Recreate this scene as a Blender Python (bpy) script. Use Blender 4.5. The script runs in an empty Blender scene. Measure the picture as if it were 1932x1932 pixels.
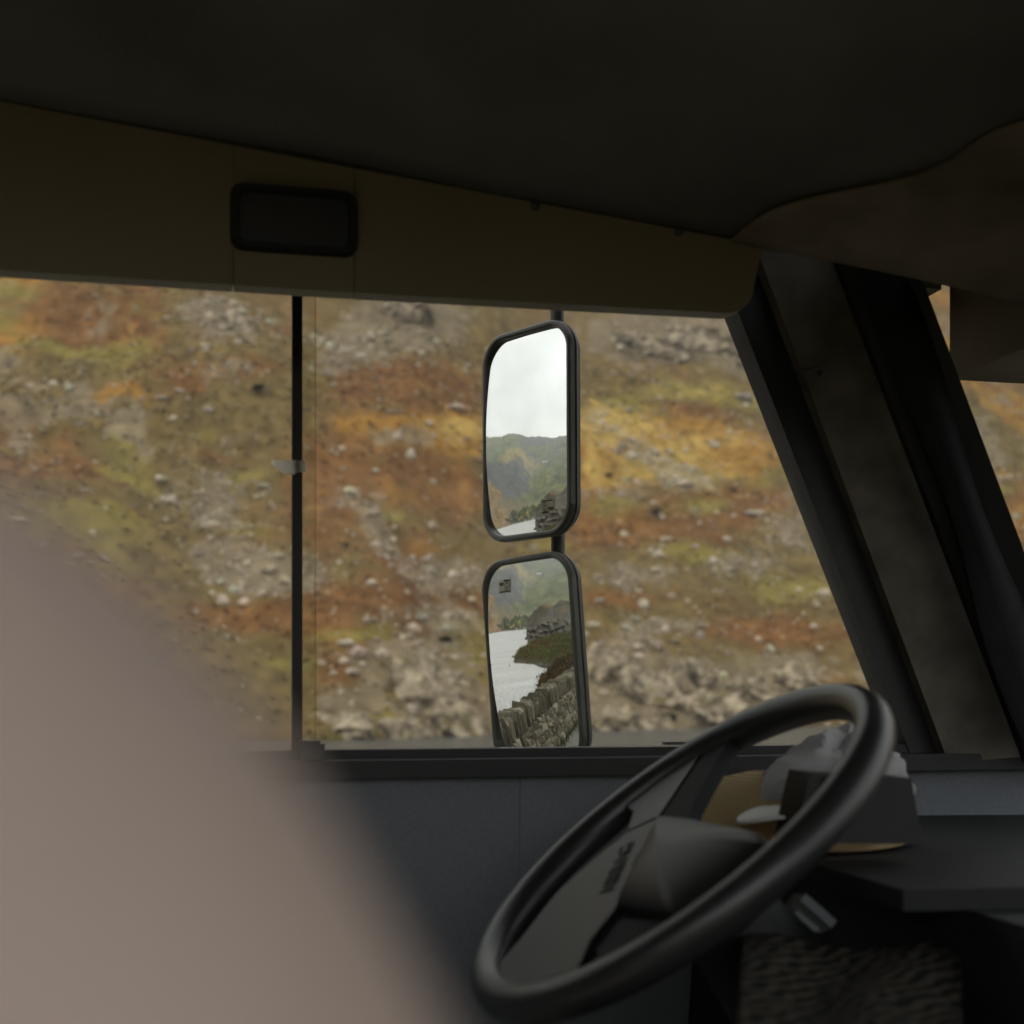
import bpy, bmesh, math, random
import numpy as np
from mathutils import Vector, Matrix

# ------------------------------------------------------------------ camera, sky, sun, exposure
sc = bpy.context.scene
COL = sc.collection
EYE = 2.0                      # lens height above the road
FPX, UC, VC = 2548.0, 966.0, 1300.0
cam_d = bpy.data.cameras.new('camera')
cam = bpy.data.objects.new('camera', cam_d)
COL.objects.link(cam)
cam.location = (0, 0, EYE)
cam.rotation_euler = (math.radians(90), 0, 0)
cam_d.sensor_width = 36.0
cam_d.lens = FPX / 1932.0 * 36.0
cam_d.shift_y = (VC - 966.0) / 1932.0
cam_d.clip_start = 0.01
cam_d.clip_end = 9000
cam_d.dof.use_dof = True
cam_d.dof.focus_distance = 2.2
cam_d.dof.aperture_fstop = 4.8
sc.camera = cam

SUN_EL, SUN_AZ = math.radians(50), math.radians(245)   # azimuth measured from +X, behind the camera
world = bpy.data.worlds.new('World')
sc.world = world
world.use_nodes = True
nt = world.node_tree
nt.nodes.clear()
w_out = nt.nodes.new('ShaderNodeOutputWorld')
w_bg = nt.nodes.new('ShaderNodeBackground')
w_sky = nt.nodes.new('ShaderNodeTexSky')
w_sky.sky_type = 'NISHITA'
w_sky.sun_disc = False
w_sky.sun_elevation = SUN_EL
w_sky.sun_rotation = math.radians(90) - SUN_AZ
w_sky.air_density = 2.0
w_sky.dust_density = 1.0
w_sky.ozone_density = 1.0
w_hs = nt.nodes.new('ShaderNodeHueSaturation')
w_hs.inputs['Saturation'].default_value = 0.10
w_hs.inputs['Value'].default_value = 1.0
w_tc = nt.nodes.new('ShaderNodeTexCoord')
w_map = nt.nodes.new('ShaderNodeMapping')
w_map.inputs['Scale'].default_value = (2.2, 2.2, 6.0)
w_noise = nt.nodes.new('ShaderNodeTexNoise')
w_noise.inputs['Scale'].default_value = 2.0
w_noise.inputs['Detail'].default_value = 6.0
w_ramp = nt.nodes.new('ShaderNodeMapRange')
w_ramp.inputs['From Min'].default_value = 0.3
w_ramp.inputs['From Max'].default_value = 0.7
w_ramp.inputs['To Min'].default_value = 0.90
w_ramp.inputs['To Max'].default_value = 1.06
w_mul = nt.nodes.new('ShaderNodeMix')
w_mul.data_type = 'RGBA'
w_mul.blend_type = 'MULTIPLY'
w_mul.inputs['Factor'].default_value = 1.0
nt.links.new(w_sky.outputs[0], w_hs.inputs['Color'])
nt.links.new(w_tc.outputs['Generated'], w_map.inputs['Vector'])
nt.links.new(w_map.outputs[0], w_noise.inputs['Vector'])
nt.links.new(w_noise.outputs['Fac'], w_ramp.inputs['Value'])
nt.links.new(w_hs.outputs[0], w_mul.inputs['A'])
nt.links.new(w_ramp.outputs[0], w_mul.inputs['B'])
nt.links.new(w_mul.outputs['Result'], w_bg.inputs['Color'])
nt.links.new(w_bg.outputs[0], w_out.inputs['Surface'])
w_bg.inputs['Strength'].default_value = 0.15

sun_d = bpy.data.lights.new('sun', 'SUN')
sun_d.energy = 0.8
sun_d.angle = math.radians(18)
sun_d.color = (1.0, 0.96, 0.9)
sun = bpy.data.objects.new('sun', sun_d)
COL.objects.link(sun)
sun.location = (0, 0, 60)
sdir = Vector((math.cos(SUN_EL) * math.cos(SUN_AZ), math.cos(SUN_EL) * math.sin(SUN_AZ), math.sin(SUN_EL)))
sun.rotation_euler = sdir.to_track_quat('Z', 'Y').to_euler()

sc.view_settings.view_transform = 'Standard'
sc.view_settings.look = 'None'
sc.view_settings.exposure = 0.8
sc.view_settings.gamma = 1.0
sc.view_settings.use_curve_mapping = False
sc.cycles.use_denoising = True
sc.cycles.max_bounces = 10
sc.cycles.diffuse_bounces = 4
sc.cycles.glossy_bounces = 4
sc.cycles.transmission_bounces = 4
sc.cycles.transparent_max_bounces = 12
sc.cycles.sample_clamp_indirect = 4.0
sc.cycles.caustics_reflective = False
sc.cycles.caustics_refractive = False

# ------------------------------------------------------------------ helpers
rng = np.random.default_rng(7)
random.seed(7)
CA, SA = math.cos(math.radians(12.6)), math.sin(math.radians(12.6))
FW = Vector((CA, SA, 0))          # the vehicle points this way
LF = Vector((-SA, CA, 0))         # its left-hand side
UPV = Vector((0, 0, 1))


def V(f, l, z):
    return FW * f + LF * l + UPV * z


def ray(u, v):
    return Vector(((u - UC) / FPX, 1.0, (VC - v) / FPX))


def at_l(u, v, l):
    """point of the vehicle plane `l` metres to the left, seen at a spot of the photograph"""
    d = ray(u, v)
    return d * (l / d.dot(LF)) + Vector((0, 0, EYE))


def fz(u, v, l):
    p = at_l(u, v, l)
    return p.dot(FW), p.z


ALBEDO = 1.0


def lin(r, g, b, k=1.0):
    k = k * ALBEDO
    def c(x):
        x /= 255.0
        return (x / 12.92 if x <= 0.04045 else ((x + 0.055) / 1.055) ** 2.4) * k
    return (c(r), c(g), c(b), 1.0)


def tag(o, label=None, cat=None, group=None, kind=None):
    if label: o['label'] = label
    if cat: o['category'] = cat
    if group: o['group'] = group
    if kind: o['kind'] = kind
    return o


def empty(name, loc=(0, 0, 0)):
    o = bpy.data.objects.new(name, None)
    o.location = loc
    o.empty_display_size = 0.1
    COL.objects.link(o)
    return o


def link(o, parent=None):
    COL.objects.link(o)
    if parent is not None:
        o.parent = parent
        o.matrix_parent_inverse = Matrix.Translation(-Vector(world_loc(parent)))
    return o


def world_loc(o):
    p = Vector(o.location)
    return p


def mesh(name, verts, faces, mat, parent=None, smooth=False):
    me = bpy.data.meshes.new(name)
    me.from_pydata([tuple(v) for v in verts], [], [tuple(int(i) for i in f) for f in faces])
    if mat is not None:
        me.materials.append(mat)
    if smooth:
        me.polygons.foreach_set('use_smooth', [True] * len(me.polygons))
    me.update()
    o = bpy.data.objects.new(name, me)
    link(o, parent)
    return o


def big_mesh(name, verts, quads, mat, smooth=True):
    verts = np.asarray(verts, dtype=np.float32)
    quads = np.asarray(quads, dtype=np.int32)
    k = quads.shape[1]
    me = bpy.data.meshes.new(name)
    me.vertices.add(len(verts))
    me.vertices.foreach_set('co', verts.ravel())
    me.loops.add(quads.size)
    me.loops.foreach_set('vertex_index', quads.ravel())
    me.polygons.add(len(quads))
    me.polygons.foreach_set('loop_start', np.arange(0, quads.size, k, dtype=np.int32))
    me.polygons.foreach_set('loop_total', np.full(len(quads), k, dtype=np.int32))
    me.polygons.foreach_set('use_smooth', np.full(len(quads), smooth))
    me.materials.append(mat)
    me.update(calc_edges=True)
    me.validate()
    o = bpy.data.objects.new(name, me)
    COL.objects.link(o)
    return o


def grid_faces(nu, nv):
    i = np.arange((nu - 1) * (nv - 1))
    a = (i // (nv - 1)) * nv + i % (nv - 1)
    return np.stack([a, a + 1, a + nv + 1, a + nv], 1)


def set_attr(o, name, vals):
    at = o.data.attributes.new(name, 'FLOAT', 'POINT')
    at.data.foreach_set('value', np.asarray(vals, dtype=np.float32).ravel())


def set_col(o, name, vals):
    at = o.data.attributes.new(name, 'FLOAT_COLOR', 'POINT')
    v = np.ones((len(vals), 4), dtype=np.float32)
    v[:, :3] = vals
    at.data.foreach_set('color', v.ravel())


def bm_obj(name, bm, mat, parent=None, smooth=False, bevel=0.0, seg=2):
    if bevel > 0:
        bmesh.ops.bevel(bm, geom=[e for e in bm.edges if e.is_manifold and e.calc_face_angle(0) > 0.5],
                        offset=bevel, segments=seg, profile=0.5, affect='EDGES', clamp_overlap=True)
    bmesh.ops.recalc_face_normals(bm, faces=bm.faces[:])
    me = bpy.data.meshes.new(name)
    bm.to_mesh(me)
    bm.free()
    me.materials.append(mat)
    if smooth or bevel > 0:
        me.polygons.foreach_set('use_smooth', [True] * len(me.polygons))
        try:
            me.set_sharp_from_angle(angle=math.radians(40))
        except Exception:
            pass
    o = bpy.data.objects.new(name, me)
    link(o, parent)
    return o


def prism(name, poly, depth, mat, parent=None, bevel=0.0, seg=2):
    """solid with outline `poly` (world points) pushed along the vector `depth`"""
    bm = bmesh.new()
    a = [bm.verts.new(p) for p in poly]
    b = [bm.verts.new(Vector(p) + Vector(depth)) for p in poly]
    n = len(a)
    bm.faces.new(a)
    bm.faces.new(list(reversed(b)))
    for i in range(n):
        bm.faces.new((a[i], b[i], b[(i + 1) % n], a[(i + 1) % n]))
    return bm_obj(name, bm, mat, parent, bevel=bevel, seg=seg)


def vbox(name, f0, f1, l0, l1, z0, z1, mat, parent=None, bevel=0.0):
    return prism(name, [V(f0, l0, z0), V(f1, l0, z0), V(f1, l0, z1), V(f0, l0, z1)], LF * (l1 - l0), mat, parent, bevel)


def tube_mesh(bm, pts, rad, seg=10, cap=True):
    pts = [Vector(p) for p in pts]
    rads = rad if isinstance(rad, (list, tuple)) else [rad] * len(pts)
    rings = []
    ref = None
    for i, p in enumerate(pts):
        d = (pts[min(i + 1, len(pts) - 1)] - pts[max(i - 1, 0)]).normalized()
        if ref is None:
            ref = d.orthogonal().normalized()
        ref = (ref - d * ref.dot(d)).normalized()
        b = d.cross(ref)
        rings.append([bm.verts.new(p + (ref * math.cos(2 * math.pi * k / seg) + b * math.sin(2 * math.pi * k / seg)) * rads[i]) for k in range(seg)])
    for r0, r1 in zip(rings, rings[1:]):
        for k in range(seg):
            bm.faces.new((r0[k], r0[(k + 1) % seg], r1[(k + 1) % seg], r1[k]))
    if cap:
        bm.faces.new(list(reversed(rings[0])))
        bm.faces.new(rings[-1])


def tube(name, pts, rad, mat, parent=None, seg=10):
    bm = bmesh.new()
    tube_mesh(bm, pts, rad, seg)
    return bm_obj(name, bm, mat, parent, smooth=True)


def loft(bm, rings, cap0=True, cap1=True):
    rr = [[bm.verts.new(p) for p in ring] for ring in rings]
    n = len(rr[0])
    for a, b in zip(rr, rr[1:]):
        for k in range(n):
            bm.faces.new((a[k], a[(k + 1) % n], b[(k + 1) % n], b[k]))
    if cap0: bm.faces.new(list(reversed(rr[0])))
    if cap1: bm.faces.new(rr[-1])


# value noise -----------------------------------------------------------------
def vnoise(x, y, seed=0):
    x = np.asarray(x, float); y = np.asarray(y, float)
    xi = np.floor(x).astype(np.int64); yi = np.floor(y).astype(np.int64)
    xf = x - xi; yf = y - yi
    def h(a, b):
        n = (a * 374761393 + b * 668265263 + seed * 1442695041) & 0xffffffff
        n = ((n ^ (n >> 13)) * 1274126177) & 0xffffffff
        n = n ^ (n >> 16)
        return (n & 0xffff) / 65535.0
    sx = xf * xf * (3 - 2 * xf); sy = yf * yf * (3 - 2 * yf)
    a = h(xi, yi) * (1 - sx) + h(xi + 1, yi) * sx
    b = h(xi, yi + 1) * (1 - sx) + h(xi + 1, yi + 1) * sx
    return a * (1 - sy) + b * sy


def fbm(x, y, oct=5, seed=0, gain=0.5):
    s = 0; a = 1.0; t = 0
    for i in range(oct):
        s = s + a * vnoise(x * 2 ** i + 17.3 * i, y * 2 ** i - 9.1 * i, seed + i)
        t += a
        a *= gain
    return s / t


def ridged(x, y, oct=4, seed=0):
    s = 0; a = 1.0; t = 0
    for i in range(oct):
        n = 1 - np.abs(2 * vnoise(x * 2 ** i + 5.7 * i, y * 2 ** i + 3.3 * i, seed + i) - 1)
        s = s + a * n * n
        t += a; a *= 0.5
    return s / t


def smooth(a, b, x):
    t = np.clip((x - a) / (b - a), 0, 1)
    return t * t * (3 - 2 * t)


# materials -------------------------------------------------------------------
def material(name, color, rough=0.6, spec=0.4, noise=0.0, scale=60.0, bump=0.0, bump_scale=200.0, metallic=0.0,
             attr=None, sheen=0.0, detail=4.0, dark=None, coord='Object'):
    m = bpy.data.materials.new(name)
    m.use_nodes = True
    t = m.node_tree
    b = t.nodes['Principled BSDF']
    b.inputs['Roughness'].default_value = rough
    b.inputs['Specular IOR Level'].default_value = spec
    b.inputs['Metallic'].default_value = metallic
    b.inputs['Base Color'].default_value = color
    if sheen:
        b.inputs['Sheen Weight'].default_value = sheen
    tc = t.nodes.new('ShaderNodeTexCoord')
    src = None
    if attr:
        an = t.nodes.new('ShaderNodeAttribute')
        an.attribute_name = attr
        src = an.outputs['Color']
    if noise > 0:
        n = t.nodes.new('ShaderNodeTexNoise')
        n.inputs['Scale'].default_value = scale
        n.inputs['Detail'].default_value = detail
        t.links.new(tc.outputs[coord], n.inputs['Vector'])
        r = t.nodes.new('ShaderNodeMapRange')
        r.inputs['From Min'].default_value = 0.25
        r.inputs['From Max'].default_value = 0.75
        r.inputs['To Min'].default_value = 1 - noise
        r.inputs['To Max'].default_value = 1 + noise
        t.links.new(n.outputs['Fac'], r.inputs['Value'])
        mx = t.nodes.new('ShaderNodeMix')
        mx.data_type = 'RGBA'
        mx.blend_type = 'MULTIPLY'
        mx.inputs['Factor'].default_value = 1
        if src is not None:
            t.links.new(src, mx.inputs['A'])
        else:
            mx.inputs['A'].default_value = color
        t.links.new(r.outputs[0], mx.inputs['B'])
        src = mx.outputs['Result']
    if src is not None:
        t.links.new(src, b.inputs['Base Color'])
    if bump > 0:
        n2 = t.nodes.new('ShaderNodeTexNoise')
        n2.inputs['Scale'].default_value = bump_scale
        n2.inputs['Detail'].default_value = 3
        t.links.new(tc.outputs[coord], n2.inputs['Vector'])
        bp = t.nodes.new('ShaderNodeBump')
        bp.inputs['Strength'].default_value = bump
        bp.inputs['Distance'].default_value = 0.3 / bump_scale
        t.links.new(n2.outputs['Fac'], bp.inputs['Height'])
        t.links.new(bp.outputs[0], b.inputs['Normal'])
    return m


def glass_material(name, tint, reflect=0.06):
    m = bpy.data.materials.new(name)
    m.use_nodes = True
    t = m.node_tree
    t.nodes.clear()
    o = t.nodes.new('ShaderNodeOutputMaterial')
    tr = t.nodes.new('ShaderNodeBsdfTransparent')
    tr.inputs['Color'].default_value = tint
    gl = t.nodes.new('ShaderNodeBsdfGlossy')
    gl.inputs['Roughness'].default_value = 0.02
    fr = t.nodes.new('ShaderNodeFresnel')
    fr.inputs['IOR'].default_value = 1.10     # set low so the panes hardly mirror the bright opening opposite
    mx = t.nodes.new('ShaderNodeMixShader')
    t.links.new(fr.outputs[0], mx.inputs['Fac'])
    t.links.new(tr.outputs[0], mx.inputs[1])
    t.links.new(gl.outputs[0], mx.inputs[2])
    du = t.nodes.new('ShaderNodeBsdfDiffuse')
    du.inputs['Color'].default_value = (.55, .52, .47, 1)
    tcg = t.nodes.new('ShaderNodeTexCoord')
    ng_ = t.nodes.new('ShaderNodeTexNoise')
    ng_.inputs['Scale'].default_value = 7
    ng_.inputs['Detail'].default_value = 9
    ng_.inputs['Distortion'].default_value = 1.5
    t.links.new(tcg.outputs['Object'], ng_.inputs['Vector'])
    mg = t.nodes.new('ShaderNodeMapRange')
    mg.inputs['From Min'].default_value = .42; mg.inputs['From Max'].default_value = .75
    mg.inputs['To Min'].default_value = .006; mg.inputs['To Max'].default_value = .06
    t.links.new(ng_.outputs['Fac'], mg.inputs['Value'])
    mx2 = t.nodes.new('ShaderNodeMixShader')
    t.links.new(mg.outputs[0], mx2.inputs['Fac'])
    t.links.new(mx.outputs[0], mx2.inputs[1]); t.links.new(du.outputs[0], mx2.inputs[2])
    t.links.new(mx2.outputs[0], o.inputs['Surface'])
    return m


def mirror_material():
    m = bpy.data.materials.new('mirror_glass')
    m.use_nodes = True
    t = m.node_tree
    t.nodes.clear()
    o = t.nodes.new('ShaderNodeOutputMaterial')
    gl = t.nodes.new('ShaderNodeBsdfGlossy')
    gl.inputs['Roughness'].default_value = 0.0
    gl.inputs['Color'].default_value = (0.95, 0.95, 0.945, 1)
    t.links.new(gl.outputs[0], o.inputs['Surface'])
    return m


M_LINING = material('roof_lining_fabric', lin(112, 109, 102), 0.95, 0.1, 0.3, 4.5, 0.6, 260, detail=7)
M_TRIM = material('beige_trim', lin(132, 120, 96), 0.55, 0.35, 0.05, 6, 0.08, 300)
M_HEADER = material('header_trim', lin(130, 116, 96), 0.8, 0.2, 0.18, 10, 0.3, 200)
M_WALL = material('blue_grey_wall_cloth', lin(108, 112, 118), 0.9, 0.15, 0.1, 260, 0.5, 420, detail=2)
M_BLACK = material('black_rubber', lin(30, 30, 31), 0.5, 0.35, 0.15, 40, 0.05, 400)
M_BLACKGLOSS = material('black_plastic', lin(34, 34, 35), 0.38, 0.45, 0.1, 30, 0.05, 500)
M_PILLAR = material('grey_pillar_trim', lin(108, 102, 94), 0.85, 0.2, 0.45, 16, 0.3, 260)
M_DASH = material('dark_dash', lin(27, 28, 29), 0.6, 0.3, 0.15, 60, 0.15, 500)
M_SEAT = material('beige_seat_cloth', lin(186, 167, 156), 0.95, 0.1, 0.05, 40, 0.2, 500)
M_WHEEL = material('charcoal_wheel_plastic', lin(32, 31, 30), 0.45, 0.32, 0.14, 70, 0.15, 900)
M_WHEELRIM = material('black_wheel_rim', lin(36, 36, 36), 0.36, 0.55, 0.15, 50, 0.15, 800)
M_ARM_SHADE = material('arm_shade_plastic', lin(30, 31, 32), .75, .2, .1, 80)  # wheel plastic again, matt: shade of the tilted arms put into the material
M_EMBOSS = material('embossed_letters', lin(34, 30, 28), 0.6, 0.3)
M_LAMP = material('dark_lamp_frame', lin(26, 28, 32), 0.5, 0.3, 0.05, 30)
M_LENS = material('dull_lamp_lens', lin(48, 47, 44), 0.35, 0.5, 0.1, 50)
M_SCREW = material('screw_metal', lin(70, 72, 72), 0.4, 0.5, metallic=0.6)
M_HOUS = material('mirror_housing', lin(38, 38, 39), 0.45, 0.4, 0.12, 60, 0.1, 500)
M_RIMGREY = material('mirror_rim', lin(82, 80, 77), 0.4, 0.45, 0.12, 60, 0.05, 500)
M_MIRROR = mirror_material()
M_GLASS = glass_material('window_glass', (0.93, 0.94, 0.91, 1))
M_GLASS2 = glass_material('window_glass_edge', (0.84, 0.83, 0.74, 1))
M_TAPE = material('torn_white_tape', lin(246, 242, 234), 0.5, 0.4, 0.08, 90)
_t = M_TAPE.node_tree
_tr = _t.nodes.new('ShaderNodeBsdfTranslucent'); _tr.inputs['Color'].default_value = lin(252, 248, 240)
_mx = _t.nodes.new('ShaderNodeMixShader'); _mx.inputs['Fac'].default_value = .85
_t.links.new(_t.nodes['Principled BSDF'].outputs[0], _mx.inputs[1]); _t.links.new(_tr.outputs[0], _mx.inputs[2])
_t.links.new(_mx.outputs[0], _t.nodes['Material Output'].inputs['Surface'])
M_STK_D = material('sticker_dark', lin(52, 46, 36), 0.5, 0.4)
M_STK_L = material('sticker_pale', lin(190, 182, 160), 0.5, 0.4)
M_CAP = material('grey_cap_cloth', lin(160, 158, 160), 0.95, 0.1, 0.1, 30, 0.4, 300)
M_BRIM = material('white_cap_brim', lin(222, 220, 216), 0.8, 0.2, 0.03, 30)

# ------------------------------------------------------------------ door mirrors: geometry shared by the objects and the land they show
MIR_R = 1.4
MIR_W, MIR_H = 0.0892, 0.1540


def mirror_frame(u, v, yaw, pitch, roll, dist):
    C_ = Vector(((u - UC) / FPX * dist, dist, EYE + (VC - v) / FPX * dist))
    nh = Vector((-math.sin(yaw), -math.cos(yaw), 0))
    t0 = Vector((math.cos(yaw), -math.sin(yaw), 0))
    n = nh * math.cos(pitch) + UPV * math.sin(pitch)
    u2 = UPV * math.cos(pitch) - nh * math.sin(pitch)
    return C_, t0 * math.cos(roll) + u2 * math.sin(roll), u2 * math.cos(roll) - t0 * math.sin(roll), n


UPPER = dict(frame=(994.4, 817.7, 0.8168, 0.0026, 0.0085, 2.1), dyaw=0.0, dpit=0.0)
LOWER = dict(frame=(1005.3, 1248.0, 0.7939, math.radians(-3.3), 0.043, 2.1), dyaw=0.0, dpit=math.radians(-0.9))


def glass_frame(M):
    u, v, yaw, pit, rol, d = M['frame']
    return mirror_frame(u, v, yaw + M['dyaw'], pit + M['dpit'], rol, d)


def reflected(M, u, v):
    """where a look into the mirror goes: point on the glass and direction (as the real mirror does)"""
    C_, t_, u_, n = glass_frame(M)
    S = C_ - n * MIR_R
    o = Vector((0, 0, EYE))
    d = ray(u, v).normalized()
    so = o - S
    b = d.dot(so)
    tt = -b - math.sqrt(max(0, b * b - (so.dot(so) - MIR_R ** 2)))
    P = o + d * tt
    N = (P - S).normalized()
    return P, d - N * (2 * d.dot(N))


KP = 0.81795
def z2(x, y): return (1090 + x / 6.44) * KP, (980 + y / 6.44) * KP
def z3(x, y): return (1090 + x / 6.9) * KP, (1250 + y / 6.9) * KP
def z4(x, y): return (1090 + x / 6.9) * KP, (1480 + y / 6.9) * KP


def look_u(x, y): return reflected(UPPER, *z2(x, y))
def look_l3(x, y): return reflected(LOWER, *z3(x, y))
def look_l4(x, y): return reflected(LOWER, *z4(x, y))


def azel(r):
    d = r[1]
    a = math.degrees(math.atan2(d.y, d.x))
    return (a + 360) % 360, math.degrees(math.asin(d.z))


def hit_z(r, z):
    t = (z - r[0].z) / r[1].z
    p = r[0] + r[1] * t
    return Vector((p.x, p.y, z))


WATER_Z = -3.0
HAZE = .00022
MO = Vector((0.03, 2.11, 2.3))

#@@LAND
ALBEDO = 0.51     # land colours below were read off the photograph as display values; this brings them to surface reflectance
# ------------------------------------------------------------------ the land
# shore of the slope across the lake, as y over x
SHX = np.array([-760, -620, -500, -320, -160, -60, -18, 10, 38, 80, 160, 320, 700], float)
SHY = np.array([10, 58, 78, 96, 108, 118, 130, 163, 182, 196, 210, 235, 280], float)


def shore_y(x):
    return np.interp(x, SHX, SHY) + 4 * (fbm(x / 22.0, x * 0 + 3.3, 3, 5) - 0.5)


PT = np.array([-40, -6, 0, 3, 10, 60, 130, 260, 420, 700], float)
PZ = np.array([-7, -1.2, -0.3, 1.6, 5.0, 31, 74, 150, 215, 260], float)


def hill_z(x, y):
    t = y - shore_y(x)
    base = np.interp(t, PT, PZ)
    amp = smooth(2, 25, t)
    big = (fbm(x / 38.0, y / 38.0, 3, 11) - 0.5) * 16 * amp
    mid = (ridged(x / 11.0, y / 11.0, 3, 23) - 0.4) * 2.6 * (0.35 + 0.65 * amp)
    fine = (fbm(x / 2.4, y / 2.4, 3, 31) - 0.5) * 1.0
    return WATER_Z + base + (big + mid + fine) * smooth(-2, 4, t)


xs = np.concatenate([np.linspace(-760, -140, 150), np.linspace(-136, 160, 560), np.linspace(166, 700, 90)])
ts = np.concatenate([np.linspace(-40, -4, 8), np.linspace(-2, 150, 330), np.linspace(154, 700, 90)])
GX, GT = np.meshgrid(xs, ts, indexing='ij')
GY = GT + shore_y(GX)
GZ = hill_z(GX, GY)


def on_hill(us, vs):
    """spots of the slope seen at places of the photograph"""
    us = np.atleast_1d(np.asarray(us, float)); vs = np.atleast_1d(np.asarray(vs, float))
    dx = (us - UC) / FPX; dz = (VC - vs) / FPX
    best = np.full(us.shape, np.nan)
    t = np.full(us.shape, 110.0)
    prev = None
    for k in range(420):
        tt = 110.0 + k * 0.75
        f = (EYE + dz * tt) - hill_z(dx * tt, tt)
        f = np.where(tt < shore_y(dx * tt) - 1, 1.0, f)
        hit = np.isnan(best) & (f < 0)
        best[hit] = tt
    best[np.isnan(best)] = 260.0
    return np.stack([dx * best, best, hill_z(dx * best, best)], -1)


# zones: (u, v, half width, half height, weight); positions read from the photograph, laid on the slope
ROCK = [(420, 605, 80, 42, 1.0), (380, 580, 40, 20, .8), (690, 640, 70, 35, .8), (760, 590, 95, 48, 1.2), (640, 690, 50, 35, .9), (840, 600, 60, 25, .7),
        (1190, 635, 120, 45, 1.2), (1330, 640, 100, 50, 1.1), (1420, 680, 60, 40, .8), (735, 826, 60, 16, .9),
        (1150, 805, 25, 14, .9), (1190, 835, 28, 15, 1.0), (1230, 865, 30, 16, 1.0), (1275, 890, 40, 18, 1.0), (1310, 910, 50, 22, .9),
        (430, 1050, 75, 40, 1.2), (500, 1090, 70, 32, 1.2), (590, 1090, 40, 35, .8), (840, 1085, 85, 40, 1.2), (700, 985, 30, 26, .9), (730, 1030, 25, 26, .8),
        (660, 940, 55, 25, .6), (440, 930, 80, 35, .8), (400, 980, 50, 25, .6), (640, 1345, 60, 45, 1.2), (820, 1300, 75, 75, 1.5), (870, 1360, 70, 40, 1.4),
        (1170, 1260, 90, 60, 1.3), (1200, 1340, 110, 50, 1.3), (1340, 1320, 90, 55, 1.4), (1450, 1290, 90, 40, 1.1), (1500, 1250, 90, 25, .9),
        (700, 1240, 70, 22, .8), (860, 1170, 75, 28, .8), (1190, 1085, 90, 24, .9), (1390, 1065, 60, 24, .8), (1500, 1000, 60, 45, .9), (1300, 1180, 120, 20, .6),
        (760, 1150, 50, 14, .6), (470, 820, 70, 22, .5), (420, 700, 60, 25, .6), (560, 610, 40, 40, .4), (1120, 930, 60, 22, .5), (1190, 920, 50, 18, .5)]
RUST = [(780, 740, 130, 45, 1.2), (680, 730, 60, 40, .8), (640, 880, 70, 60, .8), (850, 930, 70, 60, 1.0), (760, 900, 60, 40, .7), (760, 1060, 60, 50, 1.1),
        (480, 695, 60, 22, 1.0), (690, 1130, 130, 28, 1.3), (470, 1165, 110, 30, 1.3), (600, 1180, 60, 40, 1.0), (1160, 1128, 80, 20, 1.2), (1250, 985, 200, 30, 1.2),
        (1110, 1010, 60, 30, .9), (1450, 1190, 140, 22, 1.0), (620, 960, 40, 60, .8), (620, 1270, 40, 40, .8), (800, 1180, 40, 20, .6), (1400, 940, 90, 25, .9),
        (360, 720, 40, 20, .9), (400, 860, 60, 14, .7), (440, 1010, 80, 14, .6), (1330, 770, 90, 18, .8), (900, 1140, 60, 20, 1.0)]
ORANGE = [(1150, 810, 70, 45, .8), (1330, 875, 130, 35, 1.0), (1250, 830, 110, 30, .8), (850, 825, 90, 36, .8), (1180, 900, 60, 30, .5), (1450, 830, 60, 30, .5), (720, 800, 60, 22, .4), (830, 805, 110, 25, 1.2), (880, 830, 50, 25, 1.0), (1105, 850, 35, 55, 1.2), (1260, 800, 110, 22, 1.0), (1350, 835, 80, 22, 1.0), (1120, 900, 30, 40, .8),
          (660, 800, 50, 20, .7), (740, 930, 60, 20, .6), (820, 1040, 60, 15, .6), (1400, 860, 80, 25, .6), (860, 1390, 40, 12, .5)]
LIME = [(1185, 785, 60, 16, 1.0), (1235, 862, 60, 14, .9), (1300, 905, 60, 14, .8), (1180, 950, 60, 18, .6), (1120, 960, 40, 20, .6), (1290, 735, 75, 15, 1.3), (1390, 755, 70, 14, 1.2), (1450, 765, 30, 10, 1.0), (1170, 760, 60, 14, 1.0), (1250, 850, 60, 14, .8), (1320, 955, 50, 16, 1.1),
        (1260, 880, 80, 14, .6), (1050, 1030, 60, 12, .8), (1290, 1040, 90, 10, 1.1), (1330, 1050, 60, 8, 1.0), (470, 898, 50, 14, 1.2), (470, 1002, 60, 14, 1.0),
        (740, 972, 40, 12, 1.1), (660, 1200, 70, 11, 1.2), (880, 1175, 50, 11, 1.2), (760, 1260, 50, 20, .9), (1500, 1110, 110, 30, 1.0), (640, 1398, 60, 6, 1.2),
        (740, 1340, 40, 40, .8), (900, 1250, 40, 50, .8), (1110, 1230, 40, 30, .5), (1240, 1370, 60, 20, .8), (380, 820, 50, 14, .8), (1200, 1180, 80, 14, .6),
        (1440, 1250, 90, 14, .8), (1240, 1310, 50, 12, .7), (680, 770, 50, 12, .5), (540, 1260, 80, 20, .8), (1450, 900, 70, 30, .5)]
PALE = [(1125, 785, 20, 10, 1.0), (1155, 808, 24, 11, 1.0), (1190, 833, 26, 12, 1.0), (1228, 862, 28, 13, 1.0), (1268, 888, 34, 15, 1.0), (1310, 912, 40, 16, .9), (1180, 780, 40, 8, .4), (1350, 930, 30, 12, .5)]
GOLD = [(1130, 800, 40, 40, 1.0), (1190, 800, 60, 22, .9), (1260, 850, 80, 26, .9), (1330, 890, 80, 24, .7), (1220, 900, 70, 22, .7), (1120, 880, 30, 40, .8), (880, 815, 50, 22, .7), (830, 800, 80, 18, .5), (1300, 740, 70, 12, .5), (1400, 830, 90, 18, .4)]
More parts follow.
